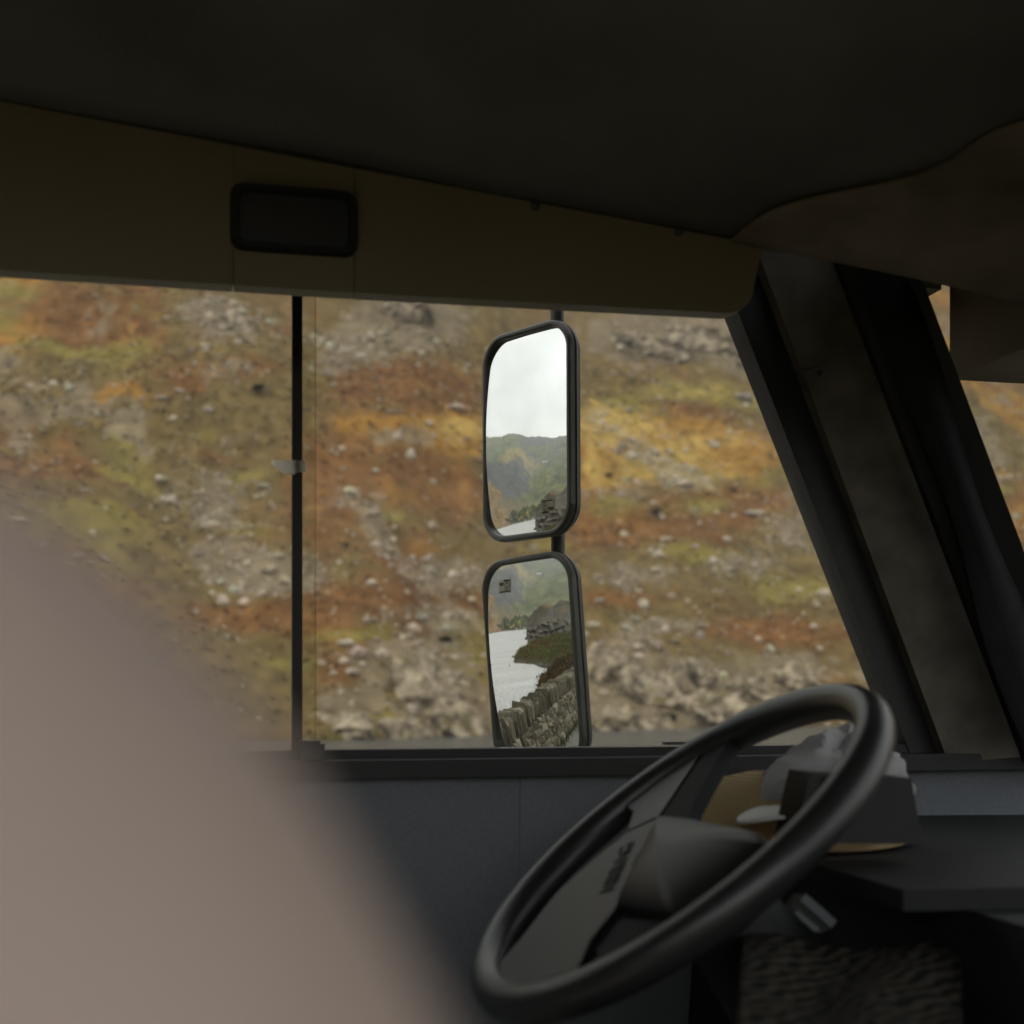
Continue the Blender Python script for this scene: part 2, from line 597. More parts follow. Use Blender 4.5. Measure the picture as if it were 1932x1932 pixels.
DARK = [(760, 590, 90, 45, .9), (650, 575, 40, 20, .4), (1190, 650, 100, 40, .7), (1330, 650, 100, 45, .6), (490, 738, 26, 10, 1.4), (1240, 968, 18, 10, 1.2), (655, 1032, 10, 8, 1.0),
        (1265, 1355, 30, 12, .8), (1350, 925, 30, 12, .4), (1340, 770, 70, 12, .5), (880, 1420, 30, 8, .5), (840, 1210, 30, 12, .7), (1420, 1330, 40, 14, .6),
        (1130, 1370, 30, 8, .7), (1280, 1280, 20, 18, .6)]


def project(x, y, z):
    return UC + FPX * x / y, VC - FPX * (z - EYE) / y


def zone(U, W, blobs):
    s = np.zeros(U.shape)
    for (u, v, a, b, w) in blobs:
        d = ((U - u) / a) ** 2 + ((W - v) / b) ** 2
        near = d < 5
        s[near] += w * np.exp(-d[near] * 0.9)
    return s


hx, hy, hz = GX.ravel(), GY.ravel(), GZ.ravel()
ysafe = np.maximum(hy, 60)
U_, W_ = project(hx, ysafe, hz)
# uneven zone edges: shift the lookup with noise before reading the zones
U2 = U_ + 42 * (fbm(hx / 7.0, hy / 7.0, 4, 41) - 0.5)
W2 = W_ + 26 * (fbm(hx / 6.0, hy / 6.0, 4, 47) - 0.5)
infr = (hy > 100) & (np.abs(hx) < 170)
z_rock = zone(U2, W2, ROCK) * infr
z_rust = zone(U2, W2, RUST) * infr
z_orng = zone(U2, W2, ORANGE) * infr
z_lime = zone(U2, W2, LIME) * infr
z_dark = zone(U2, W2, DARK) * infr
n1 = fbm(hx / 9.0, hy / 13.0, 5, 61)
n2 = fbm(hx / 14.0, hy / 20.0, 5, 67)
n3 = fbm(hx / 5.0, hy / 8.0, 5, 71)
n4 = fbm(hx / 1.6, hy / 2.2, 3, 79)
n5 = fbm(hx / 3.0, hy / 4.0, 4, 83)
n6 = fbm(hx / 3.4, hy / 4.4, 4, 89)
wide = 1 - smooth(230, 340, U_) * smooth(1680, 1580, U_) * smooth(470, 540, W_)
wide = np.maximum(wide, (~infr) * 1.0)
z_rock = z_rock + wide * np.clip((fbm(hx / 12., hy / 9., 4, 211) - .5) * 5, 0, 1.1)
z_rust = z_rust + wide * np.clip((fbm(hx / 16., hy / 9., 4, 213) - .48) * 5, 0, 1.1)
z_orng = z_orng + wide * np.clip((fbm(hx / 15., hy / 8., 4, 217) - .55) * 6, 0, 1.0)
z_lime = z_lime + wide * np.clip((fbm(hx / 13., hy / 7., 4, 219) - .55) * 6, 0, 1.0)
rock = smooth(0.55, 0.95, 1.15 * z_rock + (n1 - 0.5) * 1.1 + (n4 - 0.5) * 1.2 + 0.12 + 0.25 * (~infr))
rust = smooth(0.2, 1.15, 1.1 * z_rust + (n2 - 0.5) * 1.3 + (n5 - .5) * 0.9 + 0.3)
orng = smooth(0.2, 1.3, 1.2 * z_orng + (n3 - 0.5) * 0.9 + (n6 - .5) * 0.7 + 0.08)
lime = smooth(0.2, 1.4, 1.2 * z_lime + (fbm(hx / 6.0, hy / 8.0, 4, 73) - 0.5) * 1.0 + (n6 - .5) * -0.7 + 0.12)
dark = smooth(0.3, 1.2, z_dark)


def L3(r, g, b, k=1.15):
    return np.array(lin(r, g, b, k)[:3])


c_base = L3(126, 105, 64)[None] * (1 - (n4[:, None] - .5) * 1.0)
c_rust = L3(138, 96, 54)[None] * (1 + (n3[:, None] - .5) * .5 + (n4[:, None] - .5) * .5)
c_orng = L3(182, 132, 58)
c_lime = L3(152, 136, 68)
c_rock = L3(152, 135, 112)[None] * (1 + (n4[:, None] - .5) * 1.3)
hc = c_base.copy()
hc += (c_rust - hc) * rust[:, None]
hc += (c_orng - hc) * (orng * .85)[:, None]
hc += (c_lime - hc) * (lime * .85)[:, None]
hc += (c_rock - hc) * (rock * .68)[:, None]
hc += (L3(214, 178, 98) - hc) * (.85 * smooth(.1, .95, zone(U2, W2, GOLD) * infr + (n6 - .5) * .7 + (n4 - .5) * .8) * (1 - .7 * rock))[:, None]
c_pale = L3(206, 186, 140)
hc += (c_pale - hc) * (.75 * smooth(.3, 1.0, zone(U2, W2, PALE) * infr + (n4 - .5) * .8))[:, None]
hc *= (1 - 0.6 * dark)[:, None]
wet = smooth(1.2, -0.3, hz - WATER_Z)
hc *= (1 - 0.45 * wet)[:, None]


def ground_material(name, bump=0.5):
    m = material(name, (0.2, 0.2, 0.2, 1), 0.95, 0.15, 0.34, 0.35, attr='tone', detail=12)
    t = m.node_tree
    b = t.nodes['Principled BSDF']
    tc = t.nodes.new('ShaderNodeTexCoord')
    n = t.nodes.new('ShaderNodeTexNoise')
    n.inputs['Scale'].default_value = 0.55
    n.inputs['Detail'].default_value = 12
    n.inputs['Roughness'].default_value = 0.65
    t.links.new(tc.outputs['Object'], n.inputs['Vector'])
    bp = t.nodes.new('ShaderNodeBump')
    bp.inputs['Strength'].default_value = bump
    bp.inputs['Distance'].default_value = 1.1
    t.links.new(n.outputs['Fac'], bp.inputs['Height'])
    t.links.new(bp.outputs[0], b.inputs['Normal'])
    return m


M_HILL = ground_material('moor_ground')
hill = big_mesh('hillside', np.stack([hx, hy, hz], 1), grid_faces(len(xs), len(ts)), M_HILL)
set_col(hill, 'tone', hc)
tag(hill, kind='structure')

# loose stones of the screes: nobody could count them
M_STONE = material('scree_stone', (0.2, 0.2, 0.2, 1), 0.9, 0.2, 0.3, 2.5, attr='tone', detail=6)
ico_bm = bmesh.new()
bmesh.ops.create_icosphere(ico_bm, subdivisions=1, radius=1)
ICO_V = np.array([v.co[:] for v in ico_bm.verts])
ICO_F = np.array([[v.index for v in f.verts] for f in ico_bm.faces])
ico_bm.free()


def stones(name, P, S, tones, mat, seed=0):
    r = np.random.default_rng(seed)
    n = len(P)
    ang = r.uniform(0, 6.283, n)
    sx = S * r.uniform(.8, 1.5, n); sy = S * r.uniform(.7, 1.2, n); sz = S * r.uniform(.45, .95, n)
    vv = ICO_V[None] * r.uniform(.75, 1.2, (n, len(ICO_V), 1))
    vv = vv * np.stack([sx, sy, sz], 1)[:, None]
    c, s = np.cos(ang)[:, None], np.sin(ang)[:, None]
    X = vv[..., 0] * c - vv[..., 1] * s + P[:, 0:1]
    Y = vv[..., 0] * s + vv[..., 1] * c + P[:, 1:2]
    Z = vv[..., 2] + P[:, 2:3]
    F_ = ICO_F[None] + (np.arange(n) * len(ICO_V))[:, None, None]
    o = big_mesh(name, np.stack([X, Y, Z], -1).reshape(-1, 3), F_.reshape(-1, 3), mat, smooth=False)
    set_col(o, 'tone', np.repeat(tones, len(ICO_V), 0))
    return o


# candidates on the part of the slope in view, kept where the ground is rocky
NC = 100000
cx = rng.uniform(-85, 125, NC); ct = rng.uniform(0, 135, NC)
cy = ct + shore_y(cx); cz = hill_z(cx, cy)
cu, cv = project(cx, cy, cz)
cu2 = cu + 42 * (fbm(cx / 7.0, cy / 7.0, 4, 41) - 0.5)
cv2 = cv + 26 * (fbm(cx / 6.0, cy / 6.0, 4, 47) - 0.5)
cr = zone(cu2, cv2, ROCK) + (fbm(cx / 9.0, cy / 13.0, 5, 61) - 0.5) * 1.5 + 0.16
cd = zone(cu2, cv2, DARK)
keep = rng.uniform(0, 1, NC) < np.clip(0.05 + 0.42 * smooth(0.3, 1.1, cr), 0, 1) * (1 - .72 * smooth(1215, 1250, cv))
P_ = np.stack([cx, cy, cz], 1)[keep]
S_ = 0.15 * (1 - rng.uniform(0, 1, len(P_))) ** -0.42
S_ = np.clip(S_, .16, .95)
P_[:, 2] += S_ * 0.15
tone = L3(196, 180, 158)[None] * rng.uniform(.65, 1.35, (len(P_), 1)) * (1 + rng.normal(0, .04, (len(P_), 3)))
tone *= (1 - .5 * np.clip(cd[keep], 0, 1))[:, None]
scree = stones('scree_stones', P_, S_, tone, M_STONE, 3)
tag(scree, 'grey loose scree stones strewn over the rust and green slope', 'scree', kind='stuff')

# low clumps of bracken, heather and grass, also beyond counting
NB = 9000
bx = rng.uniform(-85, 125, NB); bt = rng.uniform(1, 135, NB)
by = bt + shore_y(bx); bz = hill_z(bx, by)
bu, bv = project(bx, by, bz)
bu2 = bu + 42 * (fbm(bx / 7.0, by / 7.0, 4, 41) - 0.5); bv2 = bv + 26 * (fbm(bx / 6.0, by / 6.0, 4, 47) - 0.5)
bk = zone(bu2, bv2, ROCK)
brust, borng, blime = zone(bu2, bv2, RUST), zone(bu2, bv2, ORANGE), zone(bu2, bv2, LIME)
kp = rng.uniform(0, 1, NB) < np.clip(.9 - .7 * bk, .05, 1)
bx, by, bz, brust, borng, blime = [q[kp] for q in (bx, by, bz, brust, borng, blime)]
nb = len(bx)
ixn = np.abs(xs[None, :] - bx[:, None]).argmin(1); itn = np.abs(ts[None, :] - (by - shore_y(bx))[:, None]).argmin(1)
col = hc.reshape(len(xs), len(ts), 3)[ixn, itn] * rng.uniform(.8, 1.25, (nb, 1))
LEAF = 5
vs_, fs_, cs_ = [], [], []
ang = rng.uniform(0, 6.283, (nb, LEAF)); ln = rng.uniform(.25, .6, (nb, LEAF)); hh = rng.uniform(.05, .25, (nb, LEAF))
ca, sa = np.cos(ang), np.sin(ang)
base = np.stack([bx, by, bz], 1)[:, None]
p0 = base + np.stack([-sa * .14, ca * .14, 0 * ca], -1)
p1 = base + np.stack([sa * .14, -ca * .14, 0 * ca], -1)
p2 = base + np.stack([ca * ln + sa * .1, sa * ln - ca * .1, hh], -1)
p3 = base + np.stack([ca * ln - sa * .1, sa * ln + ca * .1, hh], -1)
q = np.stack([p0, p1, p2, p3], 2).reshape(-1, 3)
M_BRACKEN = material('bracken_leaf', (0.2, 0.1, 0.05, 1), 0.9, 0.15, attr='tone')
brk = big_mesh('bracken', q, np.arange(len(q)).reshape(-1, 4), M_BRACKEN, smooth=False)
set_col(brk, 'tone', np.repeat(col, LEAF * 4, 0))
tag(brk, 'rust, ochre and yellow bracken and moor grass on the slope', 'bracken', kind='stuff')


# boulders one can tell apart ---------------------------------------------------
def rock_mesh(name, seed, sub=3, rough=0.35, flat=0.3):
    r = np.random.default_rng(seed)
    bm = bmesh.new()
    bmesh.ops.create_icosphere(bm, subdivisions=sub, radius=1)
    off = r.uniform(0, 50, 3)
    cuts = [(Vector(r.normal(size=3)).normalized(), r.uniform(.45, .85)) for _ in range(9)]
    for v in bm.verts:
        p = v.co.copy()
        for n_, d_ in cuts:
            k = p.dot(n_) - d_
            if k > 0:
                p -= n_ * (k * .85)
        a = np.array([p.x + off[0] + p.z * .7]), np.array([p.y + off[1] - p.z * .6])
        p *= 1 + rough * (float(fbm(a[0] * 2.2, a[1] * 2.2, 3, seed)[0]) - .5)
        v.co = p
    me = bpy.data.meshes.new(name)
    bm.to_mesh(me); bm.free()
    return me


M_BOULDER = material('pale_boulder', lin(196, 182, 162, 1.35), 0.9, 0.2, 0.4, 1.3, 0.5, 5, detail=8)
M_BOULDERG = material('grey_boulder', lin(150, 140, 126, 1.2), 0.9, 0.2, 0.45, 1.0, 0.5, 4, detail=8)
M_CRAG = material('crag_rock', (0.2, 0.2, 0.2, 1), 0.92, 0.2, 0.45, 0.9, 0.7, 3, attr=None, detail=9)


def crag_material():
    m = bpy.data.materials.new('mossy_crag')
    m.use_nodes = True
    t = m.node_tree
    b = t.nodes['Principled BSDF']
    b.inputs['Roughness'].default_value = .92
    b.inputs['Specular IOR Level'].default_value = .2
    tc = t.nodes.new('ShaderNodeTexCoord')
    geo = t.nodes.new('ShaderNodeNewGeometry')
    n = t.nodes.new('ShaderNodeTexNoise'); n.inputs['Scale'].default_value = .45; n.inputs['Detail'].default_value = 9; n.inputs['Roughness'].default_value = .65
    t.links.new(geo.outputs['Position'], n.inputs['Vector'])
    r = t.nodes.new('ShaderNodeValToRGB')
    e = r.color_ramp.elements
    e[0].position = .36; e[0].color = lin(78, 68, 58)
    e[1].position = .62; e[1].color = lin(206, 188, 162, 1.3)
    k = e.new(.48); k.color = lin(160, 144, 123, 1.2)
    t.links.new(n.outputs['Fac'], r.inputs['Fac'])
    n2 = t.nodes.new('ShaderNodeTexNoise'); n2.inputs['Scale'].default_value = .3; n2.inputs['Detail'].default_value = 5
    t.links.new(geo.outputs['Position'], n2.inputs['Vector'])
    sep = t.nodes.new('ShaderNodeSeparateXYZ'); t.links.new(geo.outputs['Normal'], sep.inputs[0])
    ad = t.nodes.new('ShaderNodeMath'); ad.operation = 'MULTIPLY_ADD'
    t.links.new(sep.outputs['Z'], ad.inputs[0]); ad.inputs[1].default_value = .55
    t.links.new(n2.outputs['Fac'], ad.inputs[2])
    mr = t.nodes.new('ShaderNodeMapRange'); mr.inputs['From Min'].default_value = .88; mr.inputs['From Max'].default_value = 1.05
    t.links.new(ad.outputs[0], mr.inputs['Value'])
    mx = t.nodes.new('ShaderNodeMix'); mx.data_type = 'RGBA'
    t.links.new(mr.outputs[0], mx.inputs['Factor']); t.links.new(r.outputs['Color'], mx.inputs['A']); mx.inputs['B'].default_value = lin(118, 104, 48)
    t.links.new(mx.outputs['Result'], b.inputs['Base Color'])
    bp = t.nodes.new('ShaderNodeBump'); bp.inputs['Strength'].default_value = .8; bp.inputs['Distance'].default_value = .5
    n3 = t.nodes.new('ShaderNodeTexNoise'); n3.inputs['Scale'].default_value = 1.3; n3.inputs['Detail'].default_value = 10
    t.links.new(geo.outputs['Position'], n3.inputs['Vector']); t.links.new(n3.outputs['Fac'], bp.inputs['Height']); t.links.new(bp.outputs[0], b.inputs['Normal'])
    return m


M_MOSSCRAG = crag_material()
B_ME = []
for i in range(6):
    me = rock_mesh('boulder', 100 + i, 2)
    me.materials.append(M_BOULDER if i < 4 else M_BOULDERG)
    B_ME.append(me)


def boulder(p, sx, sy, sz, k, label, group=None, rot=None):
    o = bpy.data.objects.new('boulder', B_ME[k % 6])
    o.location = (p[0], p[1], p[2] + sz * .25)
    o.scale = (sx, sy, sz)
    o.rotation_euler = (0, 0, rot if rot is not None else random.uniform(0, 6.28))
    COL.objects.link(o)
    tag(o, label, 'boulder', group)
    return o


GB = 'boulders on the slope across the lake'
own = [(858, 775, 19, 6, 0, 'long flat white boulder on the rust slope left of the upper mirror'),
       (773, 864, 13, 11, 1, 'rounded pale boulder below the grey patch left of the upper mirror'),
       (1403, 760, 17, 11, 4, 'large grey boulder on the green ridge near the window pillar'),
       (1551, 1127, 15, 9, 0, 'pale boulder alone on olive grass at the far right of the slope'),
       (1190, 866, 12, 9, 2, 'round white boulder low in the pale stone trail right of the mirror'),
       (1213, 1145, 14, 10, 3, 'pale boulder under the red bracken right of the lower mirror'),
       (420, 1145, 16, 11, 1, 'pale boulder at the left edge above the blurred headrest'),
       (795, 1175, 16, 10, 5, 'pale grey boulder left of the lower mirror above the green strip'),
       (650, 1221, 19, 7, 0, 'low flat white boulder beside the window bar above the scree'),
       (1350, 848, 11, 6, 2, 'small white boulder on orange grass between mirror and pillar'),
       (1285, 922, 17, 7, 3, 'flat pale boulder at the lower end of the stone trail'),
       (1420, 975, 24, 6, 0, 'long flat pale boulder on rust bracken close to the pillar'),
       (1240, 1050, 14, 8, 1, 'pale boulder on the yellow green strip right of the mirror gap'),
       (1345, 1062, 10, 9, 2, 'white boulder right of the yellow green strip near the wheel'),
       (700, 1105, 14, 6, 3, 'small pale boulder in rust bracken between bar and lower mirror')]
oo = on_hill([q[0] for q in own], [q[1] for q in own])
for (u, v, a, b_, k, lab), p in zip(own, oo):
    s = p[1] / FPX
    boulder(p, a * s * 1.05, a * s * .8, b_ * s * 1.25, k, lab, GB, rot=random.uniform(-.2, .2))

NL = 230
lu = rng.uniform(360, 1560, NL); lv = rng.uniform(600, 1330, NL)
# more of them on the bracken and along the pale trail
for i in range(28):
    tt = rng.uniform(0, 1)
    lu[i] = 1110 + 240 * tt + rng.normal(0, 14); lv[i] = 775 + 150 * tt + rng.normal(0, 9)
lp = on_hill(lu, lv)
WHAT = {'rust': 'small pale boulder in rust bracken', 'trail': 'small white boulder of the stone trail', 'green': 'small pale boulder on yellow green grass', 'scree': 'small boulder in grey scree'}


def small_label(kind, u, v):
    side = 'left of the bar' if u < 560 else ('just right of the bar' if u < 740 else ('left of the mirrors' if u < 930 else ('right of the mirrors' if u < 1250 else 'towards the pillar')))
    if kind == 'trail':
        k = min(3, int((u - 1100) / 62))
        lab = WHAT[kind] + ', ' + ('top end beside the mirror', 'upper half', 'lower half', 'bottom end towards the pillar')[max(0, k)] + (', upper edge' if v - 775 < (u - 1110) * .625 else ', lower edge')
        return lab, lab.replace('small ', '').replace('boulder', 'boulders')
    high = 'high up' if v < 770 else ('above mid slope' if v < 950 else ('below mid slope' if v < 1130 else 'low down'))
    lab = WHAT[kind] + ', ' + high + ', ' + side
    return lab, lab.replace('small ', '').replace('boulder', 'boulders')


for i in range(NL):
    p = lp[i]
    s = p[1] / FPX
    one = lambda B: float(zone(np.array([lu[i]]), np.array([lv[i]]), B)[0])
    zr, zz, zl = one(ROCK), one(RUST) + one(ORANGE), one(LIME)
    kind = 'trail' if i < 28 else ('scree' if zr > max(.4, zz, zl) else ('green' if zl > zz else 'rust'))
    sz_ = (3.2 + 5.5 * random.random() ** 3) * s
    boulder(p, sz_ * random.uniform(.9, 1.5), sz_, sz_ * random.uniform(.6, .95), random.randrange(6) if kind == 'scree' else random.randrange(4),
            *small_label(kind, lu[i], lv[i]))

# crags along the far shore and high on the slope
crags = [(745, 1385, 60, 30, 'low grey crag at the water left of the lower mirror'),
         (805, 1300, 62, 62, 'tall pale domed crag with brown cracks left of the lower mirror'),
         (850, 1375, 72, 42, 'broad pale crag at the water beside the lower mirror'),
         (640, 1370, 44, 26, 'small broken grey crag beside the window bar at the water'),
         (1150, 1265, 58, 46, 'pale crag with green ledges right of the lower mirror'),
         (1220, 1300, 60, 50, 'cracked grey crag in the middle of the shore right of the mirror'),
         (1150, 1365, 62, 36, 'low pale crag at the water right beside the lower mirror'),
         (1300, 1285, 46, 40, 'grey crag above the shore behind the steering wheel rim'),
         (1340, 1345, 66, 46, 'rounded beige crag at the water just left of the wheel rim'),
         (1250, 1385, 56, 22, 'flat dark crag at the water below the cracked grey one'),
         (1420, 1300, 56, 34, 'broad grey crag on the right shore over the wheel rim'),
         (1500, 1285, 60, 30, 'low grey crag at the right end of the shore by the pillar'),
         (1200, 640, 90, 38, 'dark rock band high on the slope right of the upper mirror'),
         (1330, 640, 80, 42, 'grey cliff high on the slope below the beige trim end'),
         (770, 590, 66, 34, 'dark scree topped knoll high on the slope left of the mirror'),
         (410, 600, 56, 32, 'smooth grey rock slab high on the slope at the left')]
cp = on_hill([q[0] for q in crags], [min(q[1] + q[3] * .5, 1392) for q in crags])
for i, ((u, v, a, b_, lab), p) in enumerate(zip(crags, cp)):
    me = rock_mesh('rock_outcrop', 300 + i, 4, 0.75)
    # break the faces into ledges
    co = np.array([q_.co[:] for q_ in me.vertices])
    nrm = co / np.linalg.norm(co, axis=1)[:, None]
    s = p[1] / FPX
    sc_ = np.array([a * s * 1.12, a * s * .85, b_ * s * 1.35])
    wp = co * sc_
    bumpy = ridged(wp[:, 0] / 2.2 + i * 7, (wp[:, 2] + wp[:, 1] * .6) / 1.8, 4, 50 + i) - .45
    co = co + nrm * (bumpy * 2.4 / max(a * s, 1))[:, None]
    me.vertices.foreach_set('co', co.astype(np.float32).ravel())
    me.materials.append(M_MOSSCRAG)
    me.polygons.foreach_set('use_smooth', [False] * len(me.polygons))
    o = bpy.data.objects.new('rock_outcrop', me)
    o.location = (p[0], p[1] + a * s * .35, p[2] + b_ * s * .1)
    o.scale = sc_
    COL.objects.link(o)
    tag(o, lab, 'rock outcrop', 'crags on the slope across the lake')

# ---- lake
M_WATER = material('lake_water', lin(70, 66, 56), 0.25, 0.8)
t = M_WATER.node_tree
b = t.nodes['Principled BSDF']
b.inputs['IOR'].default_value = 1.45
tcw = t.nodes.new('ShaderNodeTexCoord')
mp = t.nodes.new('ShaderNodeMapping'); mp.inputs['Scale'].default_value = (1, 1, 1)
t.links.new(tcw.outputs['Object'], mp.inputs[0])
wn = t.nodes.new('ShaderNodeTexNoise'); wn.inputs['Scale'].default_value = 1.6; wn.inputs['Detail'].default_value = 5; wn.inputs['Roughness'].default_value = .6
t.links.new(mp.outputs[0], wn.inputs['Vector'])
wb = t.nodes.new('ShaderNodeBump'); wb.inputs['Strength'].default_value = 1.0; wb.inputs['Distance'].default_value = 1.0
t.links.new(wn.outputs['Fac'], wb.inputs['Height']); t.links.new(wb.outputs[0], b.inputs['Normal'])
# sheen mixed in to brighten the reach behind; hardly any under the slope
w_pos = t.nodes.new('ShaderNodeNewGeometry')
w_sep = t.nodes.new('ShaderNodeSeparateXYZ'); t.links.new(w_pos.outputs['Position'], w_sep.inputs[0])
w_mr = t.nodes.new('ShaderNodeMapRange'); w_mr.interpolation_type = 'SMOOTHSTEP'
w_mr.inputs['From Min'].default_value = 0; w_mr.inputs['From Max'].default_value = 1
w_mr.inputs['To Min'].default_value = .42; w_mr.inputs['To Max'].default_value = .02
w_my = t.nodes.new('ShaderNodeMapRange'); w_my.interpolation_type = 'SMOOTHSTEP'
w_my.inputs['From Min'].default_value = 24; w_my.inputs['From Max'].default_value = 60
w_mX = t.nodes.new('ShaderNodeMapRange'); w_mX.interpolation_type = 'SMOOTHSTEP'
w_mX.inputs['From Min'].default_value = -75; w_mX.inputs['From Max'].default_value = -32
t.links.new(w_sep.outputs['Y'], w_my.inputs['Value']); t.links.new(w_sep.outputs['X'], w_mX.inputs['Value'])
w_pr = t.nodes.new('ShaderNodeMath'); w_pr.operation = 'MULTIPLY'
t.links.new(w_my.outputs[0], w_pr.inputs[0]); t.links.new(w_mX.outputs[0], w_pr.inputs[1])
t.links.new(w_pr.outputs[0], w_mr.inputs['Value'])
w_gl = t.nodes.new('ShaderNodeBsdfGlossy'); w_gl.inputs['Roughness'].default_value = .62; w_gl.inputs['Color'].default_value = (.92, .92, .9, 1)
t.links.new(wb.outputs[0], w_gl.inputs['Normal'])
w_mx = t.nodes.new('ShaderNodeMixShader')
w_sn = t.nodes.new('ShaderNodeTexNoise'); w_sn.inputs['Scale'].default_value = 1.0; w_sn.inputs['Detail'].default_value = 7
w_sm = t.nodes.new('ShaderNodeMapping'); w_sm.inputs['Scale'].default_value = (.25, .06, 1)
t.links.new(tcw.outputs['Object'], w_sm.inputs[0]); t.links.new(w_sm.outputs[0], w_sn.inputs['Vector'])
w_sr = t.nodes.new('ShaderNodeMapRange'); w_sr.inputs['From Min'].default_value = .3; w_sr.inputs['From Max'].default_value = .7; w_sr.inputs['To Min'].default_value = .84; w_sr.inputs['To Max'].default_value = 1.14
t.links.new(w_sn.outputs['Fac'], w_sr.inputs['Value'])
w_fm = t.nodes.new('ShaderNodeMath'); w_fm.operation = 'MULTIPLY'
t.links.new(w_mr.outputs[0], w_fm.inputs[0]); t.links.new(w_sr.outputs[0], w_fm.inputs[1])
t.links.new(w_fm.outputs[0], w_mx.inputs['Fac']); t.links.new(b.outputs[0], w_mx.inputs[1]); t.links.new(w_gl.outputs[0], w_mx.inputs[2])
t.links.new(w_mx.outputs[0], t.nodes['Material Output'].inputs['Surface'])
water = mesh('water', [(-2600, -700, WATER_Z), (1200, -700, WATER_Z), (1200, 1200, WATER_Z), (-2600, 1200, WATER_Z)], [(0, 1, 2, 3)], M_WATER)
tag(water, kind='structure')
#@@FAR
# ---- mountains seen behind, in polar rings about the vehicle
ridge_px = [(-200, 230), (60, 190), (230, 200), (330, 215), (420, 210), (520, 185), (620, 155), (700, 148), (790, 160), (900, 190), (1000, 178), (1100, 185), (1200, 205), (1300, 215), (1400, 190)]
R_az, R_el = zip(*[azel(look_u(x, y)) for x, y in ridge_px])
R_az, R_el = np.array(R_az), np.array(R_el)
crag_px = [(60, 600), (230, 610), (330, 590), (480, 565), (600, 560), (720, 620), (800, 700), (870, 770), (940, 870), (1000, 830), (1100, 760), (1250, 650), (1400, 540)]
K_az, K_el = zip(*[azel(look_u(x, y)) for x, y in crag_px])
K_az, K_el = np.array(K_az), np.array(K_el)
AZ0, AZ1 = 100.0, 262.0
azs = np.concatenate([np.linspace(AZ0, 164, 60), np.linspace(164.2, 192, 420), np.linspace(192.5, AZ1, 70)])
dd = np.concatenate([np.linspace(585, 700, 26), np.linspace(708, 1250, 110), np.linspace(1260, 2450, 130), np.linspace(2480, 3200, 12)])
AA, DD = np.meshgrid(azs, dd, indexing='ij')
MXx = MO.x + DD * np.cos(np.radians(AA)); MYy = MO.y + DD * np.sin(np.radians(AA))
elr = np.interp(AA, R_az, R_el) + (AA > R_az.max()) * (AA - R_az.max()) * .05
elk = np.interp(AA, K_az, K_el)
el = np.zeros(AA.shape)
el0 = math.degrees(math.atan((WATER_Z - MO.z - 2) / 600.0))
foot = 0.25 + 1.4 * smooth(178, 171, AA)
K0, K1, K2, K3 = 640., 1050., 1350., 2300.
el = np.where(DD < K0, el0 + (foot - el0) * (DD - 585) / (K0 - 585),
     np.where(DD < K1, foot + (elk - foot) * ((DD - K0) / (K1 - K0)) ** .9,
     np.where(DD < K2, elk + .25 * (DD - K1) / (K2 - K1),
     np.where(DD < K3, elk + .25 + (elr - elk - .25) * ((DD - K2) / (K3 - K2)) ** .8, elr - 2.5 * (DD - K3) / 900))))
nz = (ridged(MXx / 130., MYy / 130., 5, 91) - .45)
nf = (fbm(MXx / 38., MYy / 38., 5, 93) - .5)
MZ = MO.z + DD * np.tan(np.radians(el)) + (nz * 26 + nf * 14) * smooth(620, 900, DD)
MZ = np.where(DD < 600, np.minimum(MZ, WATER_Z + .3), MZ)
EL = np.degrees(np.arctan((MZ - MO.z) / DD))
mn1 = fbm(MXx / 90., MYy / 90., 5, 95); mn2 = fbm(MXx / 40., MYy / 40., 4, 97); mn3 = fbm(AA * 1.2, EL * 1.6, 4, 99)
green = np.array(lin(92, 100, 60)[:3]); green2 = np.array(lin(116, 116, 64)[:3]); crag_c = np.array(lin(86, 86, 84)[:3]); rustc = np.array(lin(104, 92, 66)[:3]); yel = np.array(lin(150, 132, 76)[:3])
AAn = AA + (mn3 - .5) * 5 + (mn2 - .5) * 3 - (EL - 5) * .25
mc = green[None, None] * (1 + (mn2[..., None] - .5) * .9)
mc = mc + (green2 - mc) * smooth(.48, .62, mn1)[..., None] * .7
w_crag = smooth(.25, .6, smooth(180.6, 177.0, AAn) * smooth(1.8, 3.2, EL + (mn3 - .5) * 2.5) * smooth(8.6, 7.2, EL + (mn3 - .5) * 2))
w_crag = np.maximum(w_crag, smooth(.4, .6, smooth(8.6, 9.3, EL) * smooth(175.0, 177.0, AA) * smooth(184, 182, AA) * (mn2 + .25)))
w_crag = np.maximum(w_crag, .8 * smooth(.5, .62, mn1 * .6 + mn2 * .45) * smooth(5.5, 7, EL) * smooth(181.5, 183.0, AA))
mc = mc + (crag_c - mc) * w_crag[..., None]
mc = mc + (rustc - mc) * (smooth(3.6, 2.0, EL + (mn3 - .5) * 2.2) * smooth(.3, .55, mn1 * .5 + .25) * smooth(183, 178, AAn))[..., None]
mc = mc + (yel - mc) * (.75 * smooth(1.0, .3, np.abs(EL - 8.3 + .55 * (AA - 176) * (AA > 176) + (mn3 - .5) * 1.5)) * smooth(170, 174, AA) * smooth(182.5, 178.0, AAn))[..., None]
mc = mc + (np.array(lin(140, 116, 84)[:3]) - mc) * (.6 * smooth(174.6, 173.6, AA + .6 * EL) * smooth(2.6, 1.6, EL))[..., None]
M_MOUNT = ground_material('mountain_ground', .4)
M_MOUNT.node_tree.nodes['Noise Texture'].inputs['Scale'].default_value = .03
M_MOUNT.node_tree.nodes['Noise Texture.001'].inputs['Scale'].default_value = .035
